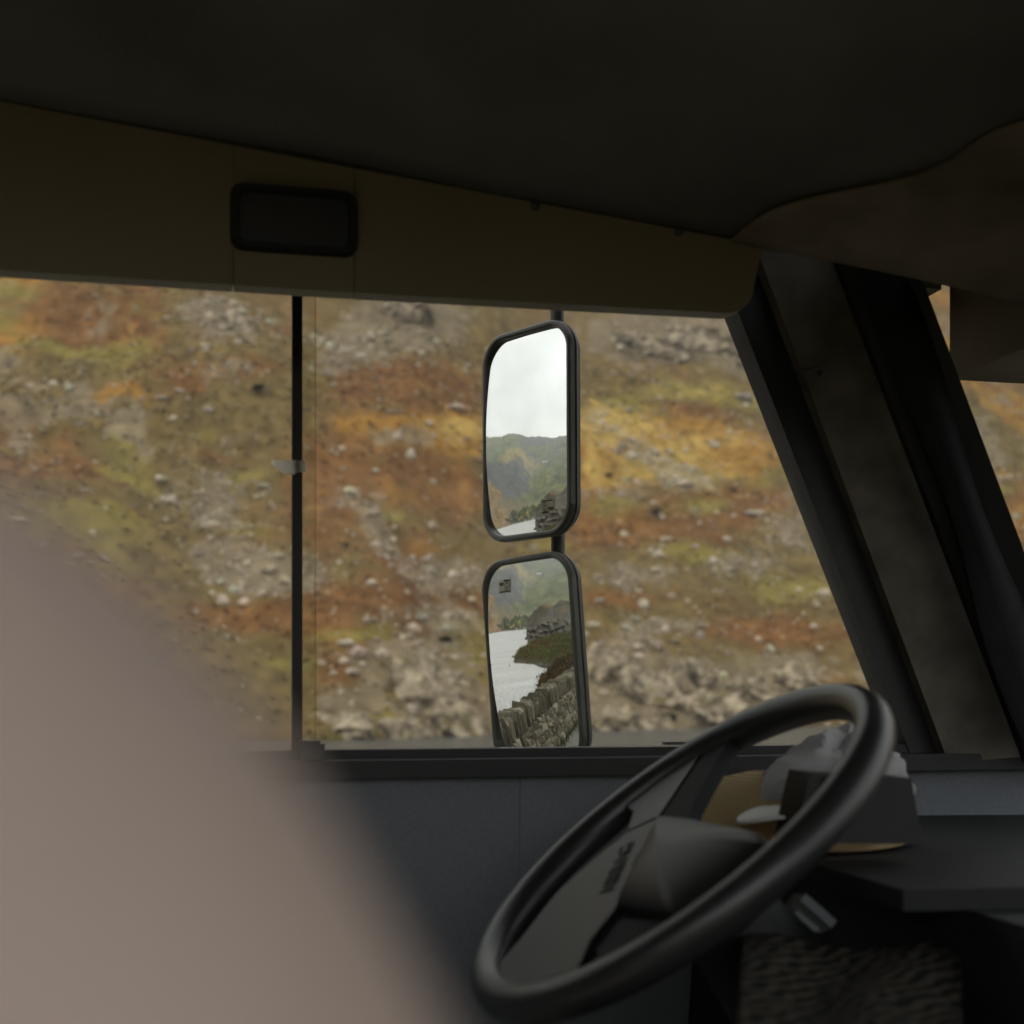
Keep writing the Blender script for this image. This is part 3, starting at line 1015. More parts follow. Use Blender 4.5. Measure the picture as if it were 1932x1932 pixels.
M_MOUNT.node_tree.nodes['Bump'].inputs['Distance'].default_value = 18
mnt = big_mesh('mountain', np.stack([MXx.ravel(), MYy.ravel(), MZ.ravel()], 1), grid_faces(len(azs), len(dd))[:, ::-1], M_MOUNT)
set_col(mnt, 'tone', mc.reshape(-1, 3) * 1.8)
tag(mnt, kind='structure')


def mount_at(r, d0=600, d1=2400):
    """ground point of the mountain side met by a look"""
    a, e = azel(r)
    i = int(np.argmin(np.abs(azs - a)))
    k = np.argmax((EL[i] >= e) & (dd > d0))
    return Vector((MXx[i, k], MYy[i, k], MZ[i, k])), dd[k]


# ---- headlands on the road's side of the lake, shaped from their water lines in the lower mirror
def seg_dist(px, py, poly):
    d = np.full(px.shape, 1e9)
    inside = np.zeros(px.shape, bool)
    n = len(poly)
    for i in range(n):
        x0, y0 = poly[i]; x1, y1 = poly[(i + 1) % n]
        ex, ey = x1 - x0, y1 - y0
        t_ = np.clip(((px - x0) * ex + (py - y0) * ey) / (ex * ex + ey * ey + 1e-9), 0, 1)
        d = np.minimum(d, np.hypot(px - x0 - t_ * ex, py - y0 - t_ * ey))
        c = ((y0 > py) != (y1 > py)) & (px < ex * (py - y0) / (ey + 1e-12) + x0)
        inside ^= c
    return np.where(inside, d, -d)


def headland(name, poly, prof_d, prof_z, step, tone_fn, mat, amp, sc_n, seed):
    poly = [(p[0], p[1]) for p in poly]
    xs_ = np.array([p[0] for p in poly]); ys_ = np.array([p[1] for p in poly])
    gx = np.arange(xs_.min() - 4, xs_.max() + 4, step); gy = np.arange(ys_.min() - 4, ys_.max() + 4, step)
    X, Y = np.meshgrid(gx, gy, indexing='ij')
    D = seg_dist(X, Y, poly) + (fbm(X / (sc_n * .8), Y / (sc_n * .8), 3, seed + 5) - .5) * sc_n * .35
    Z = WATER_Z + np.interp(D, prof_d, prof_z) + ((ridged(X / sc_n, Y / sc_n, 4, seed) - .4) * amp + (fbm(X / (sc_n * .2), Y / (sc_n * .2), 3, seed + 9) - .5) * amp * .5) * smooth(0, sc_n * .5, D)
    o = big_mesh(name, np.stack([X.ravel(), Y.ravel(), Z.ravel()], 1), grid_faces(len(gx), len(gy)), mat)
    set_col(o, 'tone', tone_fn(X, Y, Z, D).reshape(-1, 3))
    return o, X, Y, Z


def w3(x, y): return hit_z(look_l3(x, y), WATER_Z)
def w4(x, y): return hit_z(look_l4(x, y), WATER_Z)


M_HEAD = ground_material('headland_ground', .8)


def tone_green(X, Y, Z, D):
    n = fbm(X / 3., Y / 3., 4, 121); n_ = fbm(X / 1.1, Y / 1.1, 3, 125)
    c = np.array(lin(74, 78, 34)[:3]) * 1.35 * (1 + (n_[..., None] - .5) * 1.2)
    c = c + (np.array(lin(104, 74, 42)[:3]) - c) * smooth(.52, .68, n)[..., None]
    c = c + (np.array(lin(120, 112, 96)[:3]) - c) * (smooth(.9, .2, Z - WATER_Z) * .8)[..., None]
    return c


def tone_brown(X, Y, Z, D):
    n = fbm(X / 2., Y / 2., 4, 131); n_ = fbm(X / .8, Y / .8, 3, 135)
    c = np.array(lin(92, 80, 50)[:3]) * 1.2 * (1 + (n_[..., None] - .5) * 1.2)
    c = c + (np.array(lin(66, 72, 32)[:3]) - c) * smooth(.5, .65, n)[..., None]
    c = c + (np.array(lin(112, 84, 50)[:3]) - c) * smooth(.42, .3, n)[..., None]
    return c


def tone_rocky(X, Y, Z, D):
    n = fbm(X / 12., Y / 12., 4, 141); n_ = fbm(X / 3., Y / 3., 4, 145)
    c = np.array(lin(108, 102, 90)[:3]) * 1.35 * (1 + (n_[..., None] - .5) * 1.3)
    c = c + (np.array(lin(104, 90, 58)[:3]) - c) * smooth(.52, .66, n)[..., None]
    return c


# brown bush covered bank just beyond the wall
pb = [w4(1125, 775), w4(1190, 600), w4(1290, 520), w4(1400, 455), w4(1560, 440)]
far_in = pb[-1] + Vector((-6, -16, 0)); near_in = Vector((-26, -6, 0))
bank, BX, BY, BZ = headland('bank', pb + [far_in, near_in, Vector((-29, 3, 0))], [-6, 0, 1.0, 3, 8], [-3, -.2, .9, 1.3, 1.7], .3, tone_brown, M_HEAD, 1.2, 3.0, 151)
tag(bank, kind='structure')
# green point
pg = [w4(1600, 400), w4(1350, 440), w4(1100, 410), w4(980, 365), w4(800, 345), w4(690, 345), w4(680, 240), w4(760, 175), w4(850, 145), w4(930, 60)]
gp, GPX, GPY, GPZ = headland('shore', pg + [pg[-1] + Vector((-6, -34, 0)), pg[0] + Vector((10, -30, 0))], [-6, 0, 1.5, 5, 10, 20], [-3, -.15, .6, 1.0, 2.0, 2.8], .55, tone_green, M_HEAD, 1.6, 5.0, 161)
tag(gp, kind='structure')
# boulder covered headland, and the rocky hill behind it
ph = [w4(930, 30), w3(900, 1690), w3(935, 1640), w3(915, 1580), w3(905, 1520)]
hA, HAX, HAY, HAZ = headland('rocky_shore', ph + [ph[-1] + Vector((-60, -60, 0)), ph[0] + Vector((-10, -70, 0))], [-8, 0, 2, 6, 14, 40], [-4, -.2, 1.5, 4.2, 6.2, 9], 1.0, tone_rocky, M_HEAD, 2.5, 9.0, 171)
tag(hA, kind='structure')
# bluff: outline read above the boulders
bl_px = [(905, 1375), (930, 1260), (1000, 1160), (1080, 1085), (1160, 1000), (1250, 985), (1330, 1000), (1400, 950), (1450, 915), (1530, 925)]
BD = 330.0
baz, bel = zip(*[azel(look_l3(x, y)) for x, y in bl_px])
ba = np.linspace(min(baz) - .2, max(baz) + 14, 190)
bd = np.linspace(BD - 75, BD + 160, 110)
A2, D2 = np.meshgrid(ba, bd, indexing='ij')
et = np.interp(A2, baz, bel)
topz = MO.z + BD * np.tan(np.radians(et))
s_ = np.clip((D2 - (BD - 75)) / 75, 0, 1)
e_in = smooth(min(baz) - .2, min(baz) + .25, A2)
Zb = WATER_Z - .5 + (topz - WATER_Z + .5) * (s_ ** .7) * e_in
Zb = np.where(D2 > BD, topz * e_in - (D2 - BD) * .12 + (1 - e_in) * (WATER_Z - .5), Zb)
Xb = MO.x + D2 * np.cos(np.radians(A2)); Yb = MO.y + D2 * np.sin(np.radians(A2))
Zb = Zb + ((ridged(Xb / 14., Yb / 14., 4, 181) - .45) * 5 + (fbm(Xb / 4., Yb / 4., 3, 183) - .5) * 2) * s_ * (D2 <= BD * 1.02) * e_in
bl = big_mesh('rocky_hill', np.stack([Xb.ravel(), Yb.ravel(), Zb.ravel()], 1), grid_faces(len(ba), len(bd))[:, ::-1], M_HEAD)
tb = tone_rocky(Xb, Yb, Zb, s_) * .75
oa, oe = azel(look_l3(1245, 1000))
Eb = np.degrees(np.arctan((Zb - MO.z) / D2))
w_o = smooth(1.2, .5, np.hypot((A2 - oa) / 1.5, (Eb - oe) / .38) + (fbm(Xb / 5., Yb / 5., 3, 191) - .5) * 1.2)
oa, oe = azel(look_l3(1480, 1090))
w_o = np.maximum(w_o, .7 * smooth(1.2, .5, np.hypot((A2 - oa) / 1.6, (Eb - oe) / .5) + (fbm(Xb / 5., Yb / 5., 3, 193) - .5) * 1.4))
tb = tb + (np.array(lin(150, 120, 72)[:3]) - tb) * .8 * w_o[..., None]
set_col(bl, 'tone', tb.reshape(-1, 3))
tag(bl, kind='structure')

# boulders of the headland, each its own rock
HB = [(960, 1400, 60, 55), (930, 1480, 40, 60), (905, 1560, 42, 70), (1040, 1400, 70, 60), (1120, 1360, 60, 45), (1190, 1310, 70, 45), (1260, 1330, 60, 50), (1130, 1440, 60, 40),
      (1200, 1420, 70, 40), (1300, 1390, 70, 45), (1370, 1290, 60, 40), (1430, 1240, 60, 40), (1490, 1215, 50, 35), (1400, 1370, 60, 40), (1480, 1330, 70, 50), (1010, 1500, 60, 50),
      (1000, 1580, 50, 40), (1080, 1500, 60, 40), (1330, 1460, 60, 35), (1440, 1430, 60, 45), (1250, 1270, 40, 25), (1530, 1290, 50, 60), (1520, 1420, 50, 60), (1160, 1510, 50, 30)]
m_hb = material('headland_boulder', lin(126, 120, 108), .92, .2, .4, .5, .6, 1.5, detail=9)
hb_me = []
for i in range(5):
    me = rock_mesh('shore_boulder', 500 + i, 3, .5)
    me.materials.append(m_hb)
    hb_me.append(me)
PXA = 1 / 6.9 * KP     # one unit of the reading grid in pixels
for i, (x, y, a, b_) in enumerate(HB):
    r = look_l3(x, y)
    r1 = look_l3(x + a, y); r2 = look_l3(x, y + b_)
    depth = 150.0 + 55.0 * max(0, (1560 - y) / 360.0) - 30 * max(0, (x - 950) / 600.)
    for t_ in np.arange(70, 330, .5):
        q_ = r[0] + r[1] * float(t_)
        ia, ib = int(round((q_.x - HAX[0, 0]) / 1.0)), int(round((q_.y - HAY[0, 0]) / 1.0))
        if 0 <= ia < HAZ.shape[0] and 0 <= ib < HAZ.shape[1] and HAZ[ia, ib] > max(q_.z, WATER_Z - .3):
            depth = float(t_)
            break
    p = r[0] + r[1] * depth
    sx = (r1[1] - r[1]).length * depth; sz = (r2[1] - r[1]).length * depth
    o = bpy.data.objects.new('boulder', hb_me[i % 5])
    o.location = p
    o.scale = (sx * .88, sx * .95, sz * 1.0)
    o.rotation_euler = (0, 0, random.uniform(0, 6.28))
    COL.objects.link(o)
    row = 'top row' if y < 1320 else ('middle' if y < 1420 else 'foot')
    side = 'at the water' if x < 1060 else ('in its middle' if x < 1310 else 'by the mirror edge')
    lab = 'grey boulder, %s of the headland pile, %s, in lower mirror' % (row, side)
    tag(o, lab, 'boulder', 'headland boulders, %s, %s' % (row, side))
# small rocks in the water at the green point
for (x, y, s, lab) in [(700, 245, .5, 'small dark rock at the tip of the green point in the lower mirror'), (635, 382, .22, 'tiny dark rock alone in the lake in the lower mirror'),
                       (1140, 385, .6, 'dark rounded rock at the water line below the green point in the lower mirror'), (1265, 345, .5, 'small white rock on the green point in the lower mirror')]:
    p = w4(x, y)
    o = bpy.data.objects.new('shore_rock', hb_me[0]); o.location = p; o.scale = (s * 1.2, s * 1.3, s * .7); COL.objects.link(o)
    tag(o, lab, 'rock')

# leafy scrub that covers the green point and the bank
def scrub(name, X, Y, Z, n, size, cols, seed, label):
    r = np.random.default_rng(seed)
    ok = np.argwhere(Z > WATER_Z + .35)
    ix = ok[r.integers(0, len(ok), n)]
    P = np.stack([X[ix[:, 0], ix[:, 1]], Y[ix[:, 0], ix[:, 1]], Z[ix[:, 0], ix[:, 1]]], 1)
    P[:, :2] += r.normal(0, .25, (n, 2))
    P[:, 2] += r.uniform(0, size * 1.3, n)
    d1 = r.normal(size=(n, 3)); d1 /= np.linalg.norm(d1, axis=1)[:, None]
    d2 = np.cross(d1, r.normal(size=(n, 3))); d2 /= np.linalg.norm(d2, axis=1)[:, None]
    s = size * r.uniform(.4, 1, (n, 1))
    q_ = np.stack([P + d1 * s, P + d2 * s * .5, P - d1 * s, P - d2 * s * .5], 1).reshape(-1, 3)
    o = big_mesh(name, q_, np.arange(len(q_)).reshape(-1, 4), M_BRACKEN, smooth=False)
    cc = np.array([lin(*c)[:3] for c in cols])[r.integers(0, len(cols), n)] * r.uniform(.6, 1.4, (n, 1))
    set_col(o, 'tone', np.repeat(cc, 4, 0))
    tag(o, label, 'scrub', kind='stuff')


scrub('scrub', GPX, GPY, GPZ, 40000, .17, [(116, 126, 54), (92, 104, 46), (132, 128, 62), (132, 98, 56)], 5, 'green and russet scrub on the point in the lake behind')
scrub('heather', BX, BY, BZ, 16000, .14, [(92, 78, 48), (80, 70, 44), (84, 84, 42), (114, 84, 50)], 6, 'brown heather on the bank beyond the stone wall')

# ---- trees and houses by the far shore
M_BARK = material('bark', lin(84, 74, 62), .9, .2, .2, 4)
M_LEAF = {'dark': material('dark_leaves', lin(128, 146, 76), .8, .2, .3, .6), 'mid': material('green_leaves', lin(176, 188, 90), .8, .2, .3, .6), 'yellow': material('yellow_leaves', lin(246, 228, 104, 1.3), .8, .2, .3, .6)}


def tree_mesh(seed, shape):
    r = np.random.default_rng(seed)
    n = 900
    cl = r.normal(size=(9, 3)); cl /= np.linalg.norm(cl, axis=1)[:, None]
    cl *= r.uniform(.25, .75, (9, 1)); cl[:, 2] = cl[:, 2] * .8
    P = cl[r.integers(0, 9, n)] + r.normal(0, .2, (n, 3))
    if shape == 'conifer':
        h_ = r.uniform(-1, 1, n); rad = (1 - (h_ + 1) / 2) * .62 + .03
        a_ = r.uniform(0, 6.28, n); rr = rad * np.sqrt(r.uniform(.3, 1, n))
        P = np.stack([rr * np.cos(a_), rr * np.sin(a_), h_], 1)
    P[:, 2] = P[:, 2] * .42 + .58
    P[:, :2] *= .42
    d1 = r.normal(size=(n, 3)); d1 /= np.linalg.norm(d1, axis=1)[:, None]
    d2 = np.cross(d1, r.normal(size=(n, 3))); d2 /= np.linalg.norm(d2, axis=1)[:, None]
    s = r.uniform(.035, .085, (n, 1))
    return np.stack([P + d1 * s, P + d2 * s * .7, P - d1 * s, P - d2 * s * .7], 1).reshape(-1, 3)


crown_me = {}
for sh in ('round', 'conifer'):
    for ck in ('dark', 'mid', 'yellow'):
        for k in range(2):
            q_ = tree_mesh(900 + k + (7 if sh == 'conifer' else 0), sh)
            me = bpy.data.meshes.new('crown')
            me.from_pydata(q_.tolist(), [], np.arange(len(q_)).reshape(-1, 4).tolist())
            me.materials.append(M_LEAF[ck])
            crown_me[(sh, ck, k)] = me
bm = bmesh.new()
tube_mesh(bm, [(0, 0, -.1), (0.01, 0, .3), (0, .01, .75)], [.035, .022, .006], 6)
for kx, ky, kz in ((.15, .05, .6), (-.13, .1, .62), (.02, -.16, .66)):
    tube_mesh(bm, [(0, 0, .3), (kx * .5, ky * .5, kz - .12), (kx, ky, kz)], [.014, .009, .003], 5)
trunk_me = bpy.data.meshes.new('trunk')
bm.to_mesh(trunk_me); bm.free()
trunk_me.materials.append(M_BARK)
TREES = [(500, 1440, 40, 'dark', 'round'), (545, 1420, 52, 'dark', 'round'), (590, 1405, 60, 'dark', 'conifer'), (620, 1440, 40, 'mid', 'round'), (660, 1380, 70, 'dark', 'conifer'), (700, 1385, 66, 'mid', 'round'),
         (690, 1330, 80, 'dark', 'conifer'), (735, 1340, 80, 'dark', 'conifer'), (740, 1410, 44, 'yellow', 'round'), (780, 1300, 80, 'mid', 'round'), (775, 1395, 50, 'yellow', 'round'), (810, 1345, 70, 'mid', 'round'),
         (850, 1340, 90, 'yellow', 'round'), (860, 1270, 80, 'mid', 'conifer'), (900, 1300, 66, 'mid', 'round'), (925, 1240, 80, 'mid', 'round'), (960, 1230, 74, 'mid', 'round'), (880, 1385, 36, 'yellow', 'round'), (640, 1300, 60, 'dark', 'round'), (820, 1270, 70, 'dark', 'round')]
tree_lab = {('dark', 'round'): 'dark green broad tree in the shore wood shown in the mirrors', ('dark', 'conifer'): 'dark green conifer in the shore wood shown in the mirrors',
            ('mid', 'round'): 'mid green broad tree in the shore wood shown in the mirrors', ('mid', 'conifer'): 'mid green conifer in the shore wood shown in the mirrors', ('yellow', 'round'): 'yellow leaved tree in the shore wood shown in the mirrors'}
for i, (x, y, hh_, ck, sh) in enumerate(TREES):
    r = look_u(x, y + hh_ * .5)
    a, e = azel(r)
    dist = 596 + (1440 - y) * .16
    gi = int(np.argmin(np.abs(azs - a))); gk = int(np.argmin(np.abs(dd - dist)))
    z_top = look_u(x, y - hh_ * .5)
    top = MO.z + dist * math.tan(math.radians(azel(z_top)[1]))
    gz_ = max(WATER_Z + .2, MZ[gi, gk])
    h = max(7.0, min((top - gz_) * 1.15, 18))
    tr = empty('tree', (MO.x + dist * math.cos(math.radians(a)), MO.y + dist * math.sin(math.radians(a)), gz_))
    part = 'left end' if x < 640 else ('middle' if x < 800 else 'right end')
    lab = tree_lab[(ck, sh)].replace('in the shore wood', 'at the %s of the shore wood' % part if part != 'middle' else 'in the middle of the shore wood')
    tag(tr, lab, 'tree', lab)
    for nm, me in (('trunk', trunk_me), ('crown', crown_me[(sh, ck, i % 2)])):
        o = bpy.data.objects.new(nm, me)
        o.scale = (h * random.uniform(1.1, 1.5), h * random.uniform(1.1, 1.5), h)
        o.rotation_euler = (0, 0, random.uniform(0, 6.28))
        COL.objects.link(o)
        o.parent = tr

M_GORSE = material('dark_bush_leaves', lin(74, 76, 46), .85, .15, .3, 2)
gorse_me = []
for k in range(2):
    q_ = tree_mesh(950 + k, 'round')
    me = bpy.data.meshes.new('foliage')
    me.from_pydata(q_.tolist(), [], np.arange(len(q_)).reshape(-1, 4).tolist())
    me.materials.append(M_GORSE)
    gorse_me.append(me)
BUSH = [(490, 742, 24, 11, 'dark low bush on the slope left of the window bar'), (1240, 970, 17, 10, 'dark round bush in rust bracken right of the upper mirror'), (655, 1034, 9, 9, 'small dark bush beside the scree right of the window bar'),
        (1262, 1362, 26, 13, 'dark bush between the crags at the water right of the lower mirror'), (1150, 905, 16, 9, 'dark green bush on the golden slope right of the upper mirror'), (840, 1215, 22, 11, 'dark green bush above the tall crag left of the lower mirror'),
        (1385, 930, 12, 7, 'small dark bush on the golden slope towards the pillar')]
for k, ((u, v, a, b_, lab), p) in enumerate(zip(BUSH, on_hill([q[0] for q in BUSH], [q[1] for q in BUSH]))):
    s_b = p[1] / FPX
    o = bpy.data.objects.new('gorse_bush', gorse_me[k % 2])
    o.scale = (a * s_b * 1.7, a * s_b * 1.4, b_ * s_b * 1.6)
    o.location = (p[0], p[1], p[2] - b_ * s_b * .45)
    COL.objects.link(o)
    tag(o, lab, 'bush')

M_WHITE = material('white_render', lin(236, 234, 228, 1.7), .9, .2, .05, .5)
M_ROOF = material('slate_roof', lin(86, 88, 94), .8, .3, .1, 1)
M_PANE = material('dark_pane', lin(36, 40, 44), .2, .5)


def house(p, w, d, h, label):
    root = empty('house', p)
    tag(root, label, 'house')
    to = Vector((MO.x - p[0], MO.y - p[1], 0)).normalized()
    sd = Vector((-to.y, to.x, 0))
    P = Vector(p)
    base = [P - sd * w + to * d, P + sd * w + to * d, P + sd * w - to * d, P - sd * w - to * d]
    prism('wall', [b_ - Vector((0, 0, 2)) for b_ in base], (0, 0, h + 2), M_WHITE, root)
    prism('roof', [P - sd * w * 1.04 + to * d * 1.15 + UPV * h, P - sd * w * 1.04 - to * d * 1.15 + UPV * h, P - sd * w * 1.04 + UPV * (h + d * .9)], sd * w * 2.08, M_ROOF, root)
    for k in (-.5, .5):
        for zz in (.25, .62):
            c = P + sd * w * k + to * (d + .02) + UPV * h * zz
            prism('window', [c - sd * .6, c + sd * .6, c + sd * .6 + UPV * 1.2, c - sd * .6 + UPV * 1.2], to * .08, M_PANE, root)
    return root


p, dd_ = mount_at(look_u(1105, 568), 900)
house(p, 11, 6, 7, 'white farmhouse alone on the green mountainside in the upper mirror')
p, dd_ = mount_at(look_u(1140, 566), 900)
house(p, 6, 5, 5.5, 'smaller white house right next to the farmhouse on the mountainside in the mirror')
for (x, y, lab) in ((820, 1412, 'white house half hidden by yellow trees on the far shore'), (930, 1345, 'pale house at the right end of the shore wood'), (500, 1468, 'small white house at the left end of the shore wood')):
    r = look_u(x, y)
    a = math.radians(azel(r)[0])
    house((MO.x + 592 * math.cos(a), MO.y + 592 * math.sin(a), WATER_Z + .4), 2.6, 2.0, 3.0, lab)
#@@NEAR
# ---- the road side: ground sheet, road, wall
WF = np.array([-60, -40, -26, -18, -12, -9.5, -7.6, -5.56, -4.67, -3.39, -1.5, 2, 10, 30, 60], float)
WL = np.array([-26, -12, -4.6, -1.1, 1.2, 2.05, 2.64, 3.18, 3.47, 3.76, 4.05, 4.3, 4.4, 3.0, -2], float)


def wall_l(f): return np.interp(f, WF, WL)


gf = np.concatenate([np.linspace(-60, -12, 60), np.linspace(-11.5, 12, 60), np.linspace(13, 60, 40)])
go = np.array([8.5, 6.5, 4.5, 3.0, 1.8, .9, .55, .4, 0, -1, -3, -6, -9, -14, -25, -45, -80, -140.])
gz0 = np.array([-5.5, -4.2, -3.0, -2.0, -1.0, -.25, -.02, 0, 0, 0, 0, 0, 0, .1, .6, 2, 6, 12.])
Gf, Go = np.meshgrid(gf, go, indexing='ij')
Gl = wall_l(Gf) + Go
Gz = np.repeat(gz0[None], len(gf), 0)
far_off = smooth(6, 30, -Go)
Gz = Gz + (fbm(Gf / 8., Gl / 8., 4, 201) - .5) * 4 * far_off + (fbm(Gf / 1.2, Gl / 1.2, 3, 203) - .5) * .3 * smooth(.7, 2, Go)
gverts = np.stack([CA * Gf - SA * Gl, SA * Gf + CA * Gl, Gz], -1).reshape(-1, 3)
gnd = big_mesh('ground', gverts, grid_faces(len(gf), len(go))[:, ::-1], M_HEAD)
gt = tone_green(Gf, Gl, Gz * 0 + 5, Gf)
set_col(gnd, 'tone', gt.reshape(-1, 3) * 1.2)
tag(gnd, kind='structure')
M_ROAD = material('grey_asphalt', lin(142, 142, 134), .9, .2, .12, 3, .5, 90, detail=6)
M_MARK = material('white_road_paint', lin(214, 212, 204), .8, .2, .15, 6)
rl = np.array([-.04, -1.2, -3., -5., -7.2])
Rf, Ro = np.meshgrid(gf, rl, indexing='ij')
Rl = wall_l(Rf) + Ro
rd = big_mesh('road', np.stack([CA * Rf - SA * Rl, SA * Rf + CA * Rl, Rl * 0 + .004], -1).reshape(-1, 3), grid_faces(len(gf), len(rl))[:, ::-1], M_ROAD)
tag(rd, kind='structure')
mk_v, mk_f = [], []
for f0 in np.arange(-54, 54, 6.0):
    k = len(mk_v)
    for ff, ofs in ((f0, -3.75), (f0 + 3, -3.75), (f0 + 3, -3.87), (f0, -3.87)):
        l_ = float(wall_l(ff)) + ofs
        mk_v.append(V(ff, l_, .008))
    mk_f.append((k, k + 1, k + 2, k + 3))
mk = mesh('road_marking', mk_v, mk_f, M_MARK)
tag(mk, kind='structure')

# dry stone wall with upright coping slabs
M_WS = [material('wall_stone_%s' % n_, lin(*c, 1.4), .92, .2, .35, 9, .7, 30, detail=8) for n_, c in (('grey', (138, 132, 114)), ('dark', (104, 99, 84)), ('pale', (166, 158, 138)), ('brown', (134, 124, 106)))]
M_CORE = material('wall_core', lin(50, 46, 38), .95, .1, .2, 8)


def block_mesh(name, seed, mat, k=.16):
    r = np.random.default_rng(seed)
    bm = bmesh.new()
    bmesh.ops.create_cube(bm, size=1)
    bmesh.ops.bevel(bm, geom=bm.edges[:], offset=.14, segments=1, profile=.5, affect='EDGES')
    for v in bm.verts:
        v.co += Vector(r.uniform(-k, k, 3)) * .55
    me = bpy.data.meshes.new(name)
    bmesh.ops.recalc_face_normals(bm, faces=bm.faces[:])
    bm.to_mesh(me); bm.free()
    me.materials.append(mat)
    return me


WS_ME = [block_mesh('stone', 700 + i, M_WS[i % 4]) for i in range(16)]
wroot = empty('stone_wall', V(-6, 3.5, 0))
tag(wroot, 'grey dry stone wall with upright coping slabs along the road in the lower mirror', 'wall')
wroot.rotation_euler = (0, 0, 0)


def wall_frame(f):
    l0 = float(wall_l(f)); l1 = float(wall_l(f + .2))
    d = (V(f + .2, l1, 0) - V(f, l0, 0)).normalized()
    n_ = Vector((d.y, -d.x, 0))        # towards the road
    return V(f, l0, 0), d, n_


placed = []      # centre, direction, normal, size (along, across, up), lean
stf = []


def put(f, off, z, sa, sn, sz, lean=0., twist=0.):
    c, d, n_ = wall_frame(f)
    (placed if -10.2 < f < -3.0 else stf).append((c + n_ * off + UPV * z, d, n_, sa, sn, sz, lean, twist))


z = 0.02
rows = [.16, .14, .13, .13, .12]
for ri, rh in enumerate(rows):
    f = -24.0 + ri * .07
    while f < 9:
        wdt = random.uniform(.10, .24) if random.random() < .8 else random.uniform(.22, .36)
        if -10.2 < f < -3.0 and random.random() < .25:
            # two small stones, one on the other
            put(f + wdt / 2, -.05 + random.uniform(-.02, .02), z + rh * .26, wdt * .95, .24, rh * .52, random.uniform(-.1, .1), random.uniform(-.15, .15))
            put(f + wdt / 2, -.05 + random.uniform(-.02, .02), z + rh * .76, wdt * .9, .24, rh * .5, random.uniform(-.12, .12), random.uniform(-.15, .15))
        else:
            put(f + wdt / 2, -.05 + random.uniform(-.025, .03), z + rh / 2, wdt * 1.0, .26, rh * random.uniform(.95, 1.15), random.uniform(-.16, .16), random.uniform(-.15, .15))
        f += wdt * .97
    z += rh
f = -24.0
while f < 9:
    th = random.uniform(.04, .08)
    put(f + th / 2, -.17 + random.uniform(-.03, .03), z + .14 + random.uniform(-.02, .03), th * .95, .42 * random.uniform(.85, 1.1), random.uniform(.22, .37), random.uniform(-.38, .02), random.uniform(-.25, .25))
    f += th * .98


def stone_matrix(s_):
    c, d, n_, sa, sn, sz, lean, twist = s_
    R = Matrix((d, n_, UPV)).transposed().to_4x4()
    return Matrix.Translation(c) @ R @ Matrix.Rotation(lean, 4, 'Y') @ Matrix.Rotation(twist, 4, 'Z') @ Matrix.Diagonal((sa, sn, sz, 1))


wi = Matrix.Translation(-wroot.location)
placed.sort(key=lambda s_: (V(-6.3, 3.4, .5) - s_[0]).length)
single, rest = placed[:290], placed[290:] + stf
for i, s_ in enumerate(single):
    o = bpy.data.objects.new('stone', WS_ME[random.randrange(16)])
    COL.objects.link(o)
    o.parent = wroot
    o.matrix_local = wi @ stone_matrix(s_)
bm = bmesh.new()
for s_ in rest:
    k0 = len(bm.verts)
    bm.from_mesh(WS_ME[random.randrange(16)])
    bm.verts.ensure_lookup_table()
    Mx = wi @ stone_matrix(s_)
    for v in bm.verts[k0:]:
        v.co = Mx @ v.co
me = bpy.data.meshes.new('far_stones')
bm.to_mesh(me); bm.free()
me.materials.append(M_WS[0])
o = bpy.data.objects.new('far_stones', me)
COL.objects.link(o); o.parent = wroot
o['kind'] = 'stuff'
# dark heart of the wall, set back behind the stones
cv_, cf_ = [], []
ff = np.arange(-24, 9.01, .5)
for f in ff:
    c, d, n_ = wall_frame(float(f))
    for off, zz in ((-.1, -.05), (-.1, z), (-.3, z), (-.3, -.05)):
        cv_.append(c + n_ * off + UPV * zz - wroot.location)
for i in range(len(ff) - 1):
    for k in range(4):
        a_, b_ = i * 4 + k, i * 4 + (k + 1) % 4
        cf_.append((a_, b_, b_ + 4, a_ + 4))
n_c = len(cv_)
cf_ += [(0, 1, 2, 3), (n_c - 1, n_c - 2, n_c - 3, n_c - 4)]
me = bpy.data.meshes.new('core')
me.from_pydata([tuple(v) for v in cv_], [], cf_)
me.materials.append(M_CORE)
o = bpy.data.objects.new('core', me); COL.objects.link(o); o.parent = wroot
# grass at the foot of the wall
n = 5200
gfx = rng.uniform(-12, -2, n); gl_ = wall_l(gfx) - np.abs(rng.normal(.0, .1, n)) + .02
gh = rng.uniform(.04, .16, n); ga = rng.uniform(0, 6.28, n)
bx_, by_ = CA * gfx - SA * gl_, SA * gfx + CA * gl_
q_ = np.stack([np.stack([bx_ - .006 * np.cos(ga), by_ - .006 * np.sin(ga), gl_ * 0], 1), np.stack([bx_ + .006 * np.cos(ga), by_ + .006 * np.sin(ga), gl_ * 0], 1),
               np.stack([bx_ + gh * .5 * np.sin(ga), by_ - gh * .5 * np.cos(ga), gh], 1)], 1).reshape(-1, 3)
gr = big_mesh('grass', q_, np.arange(len(q_)).reshape(-1, 3), M_BRACKEN, smooth=False)
set_col(gr, 'tone', np.repeat(np.array(lin(104, 108, 54)[:3])[None] * rng.uniform(.6, 1.3, (n, 1)), 3, 0))
tag(gr, 'short grass growing along the foot of the stone wall', 'grass', kind='stuff')

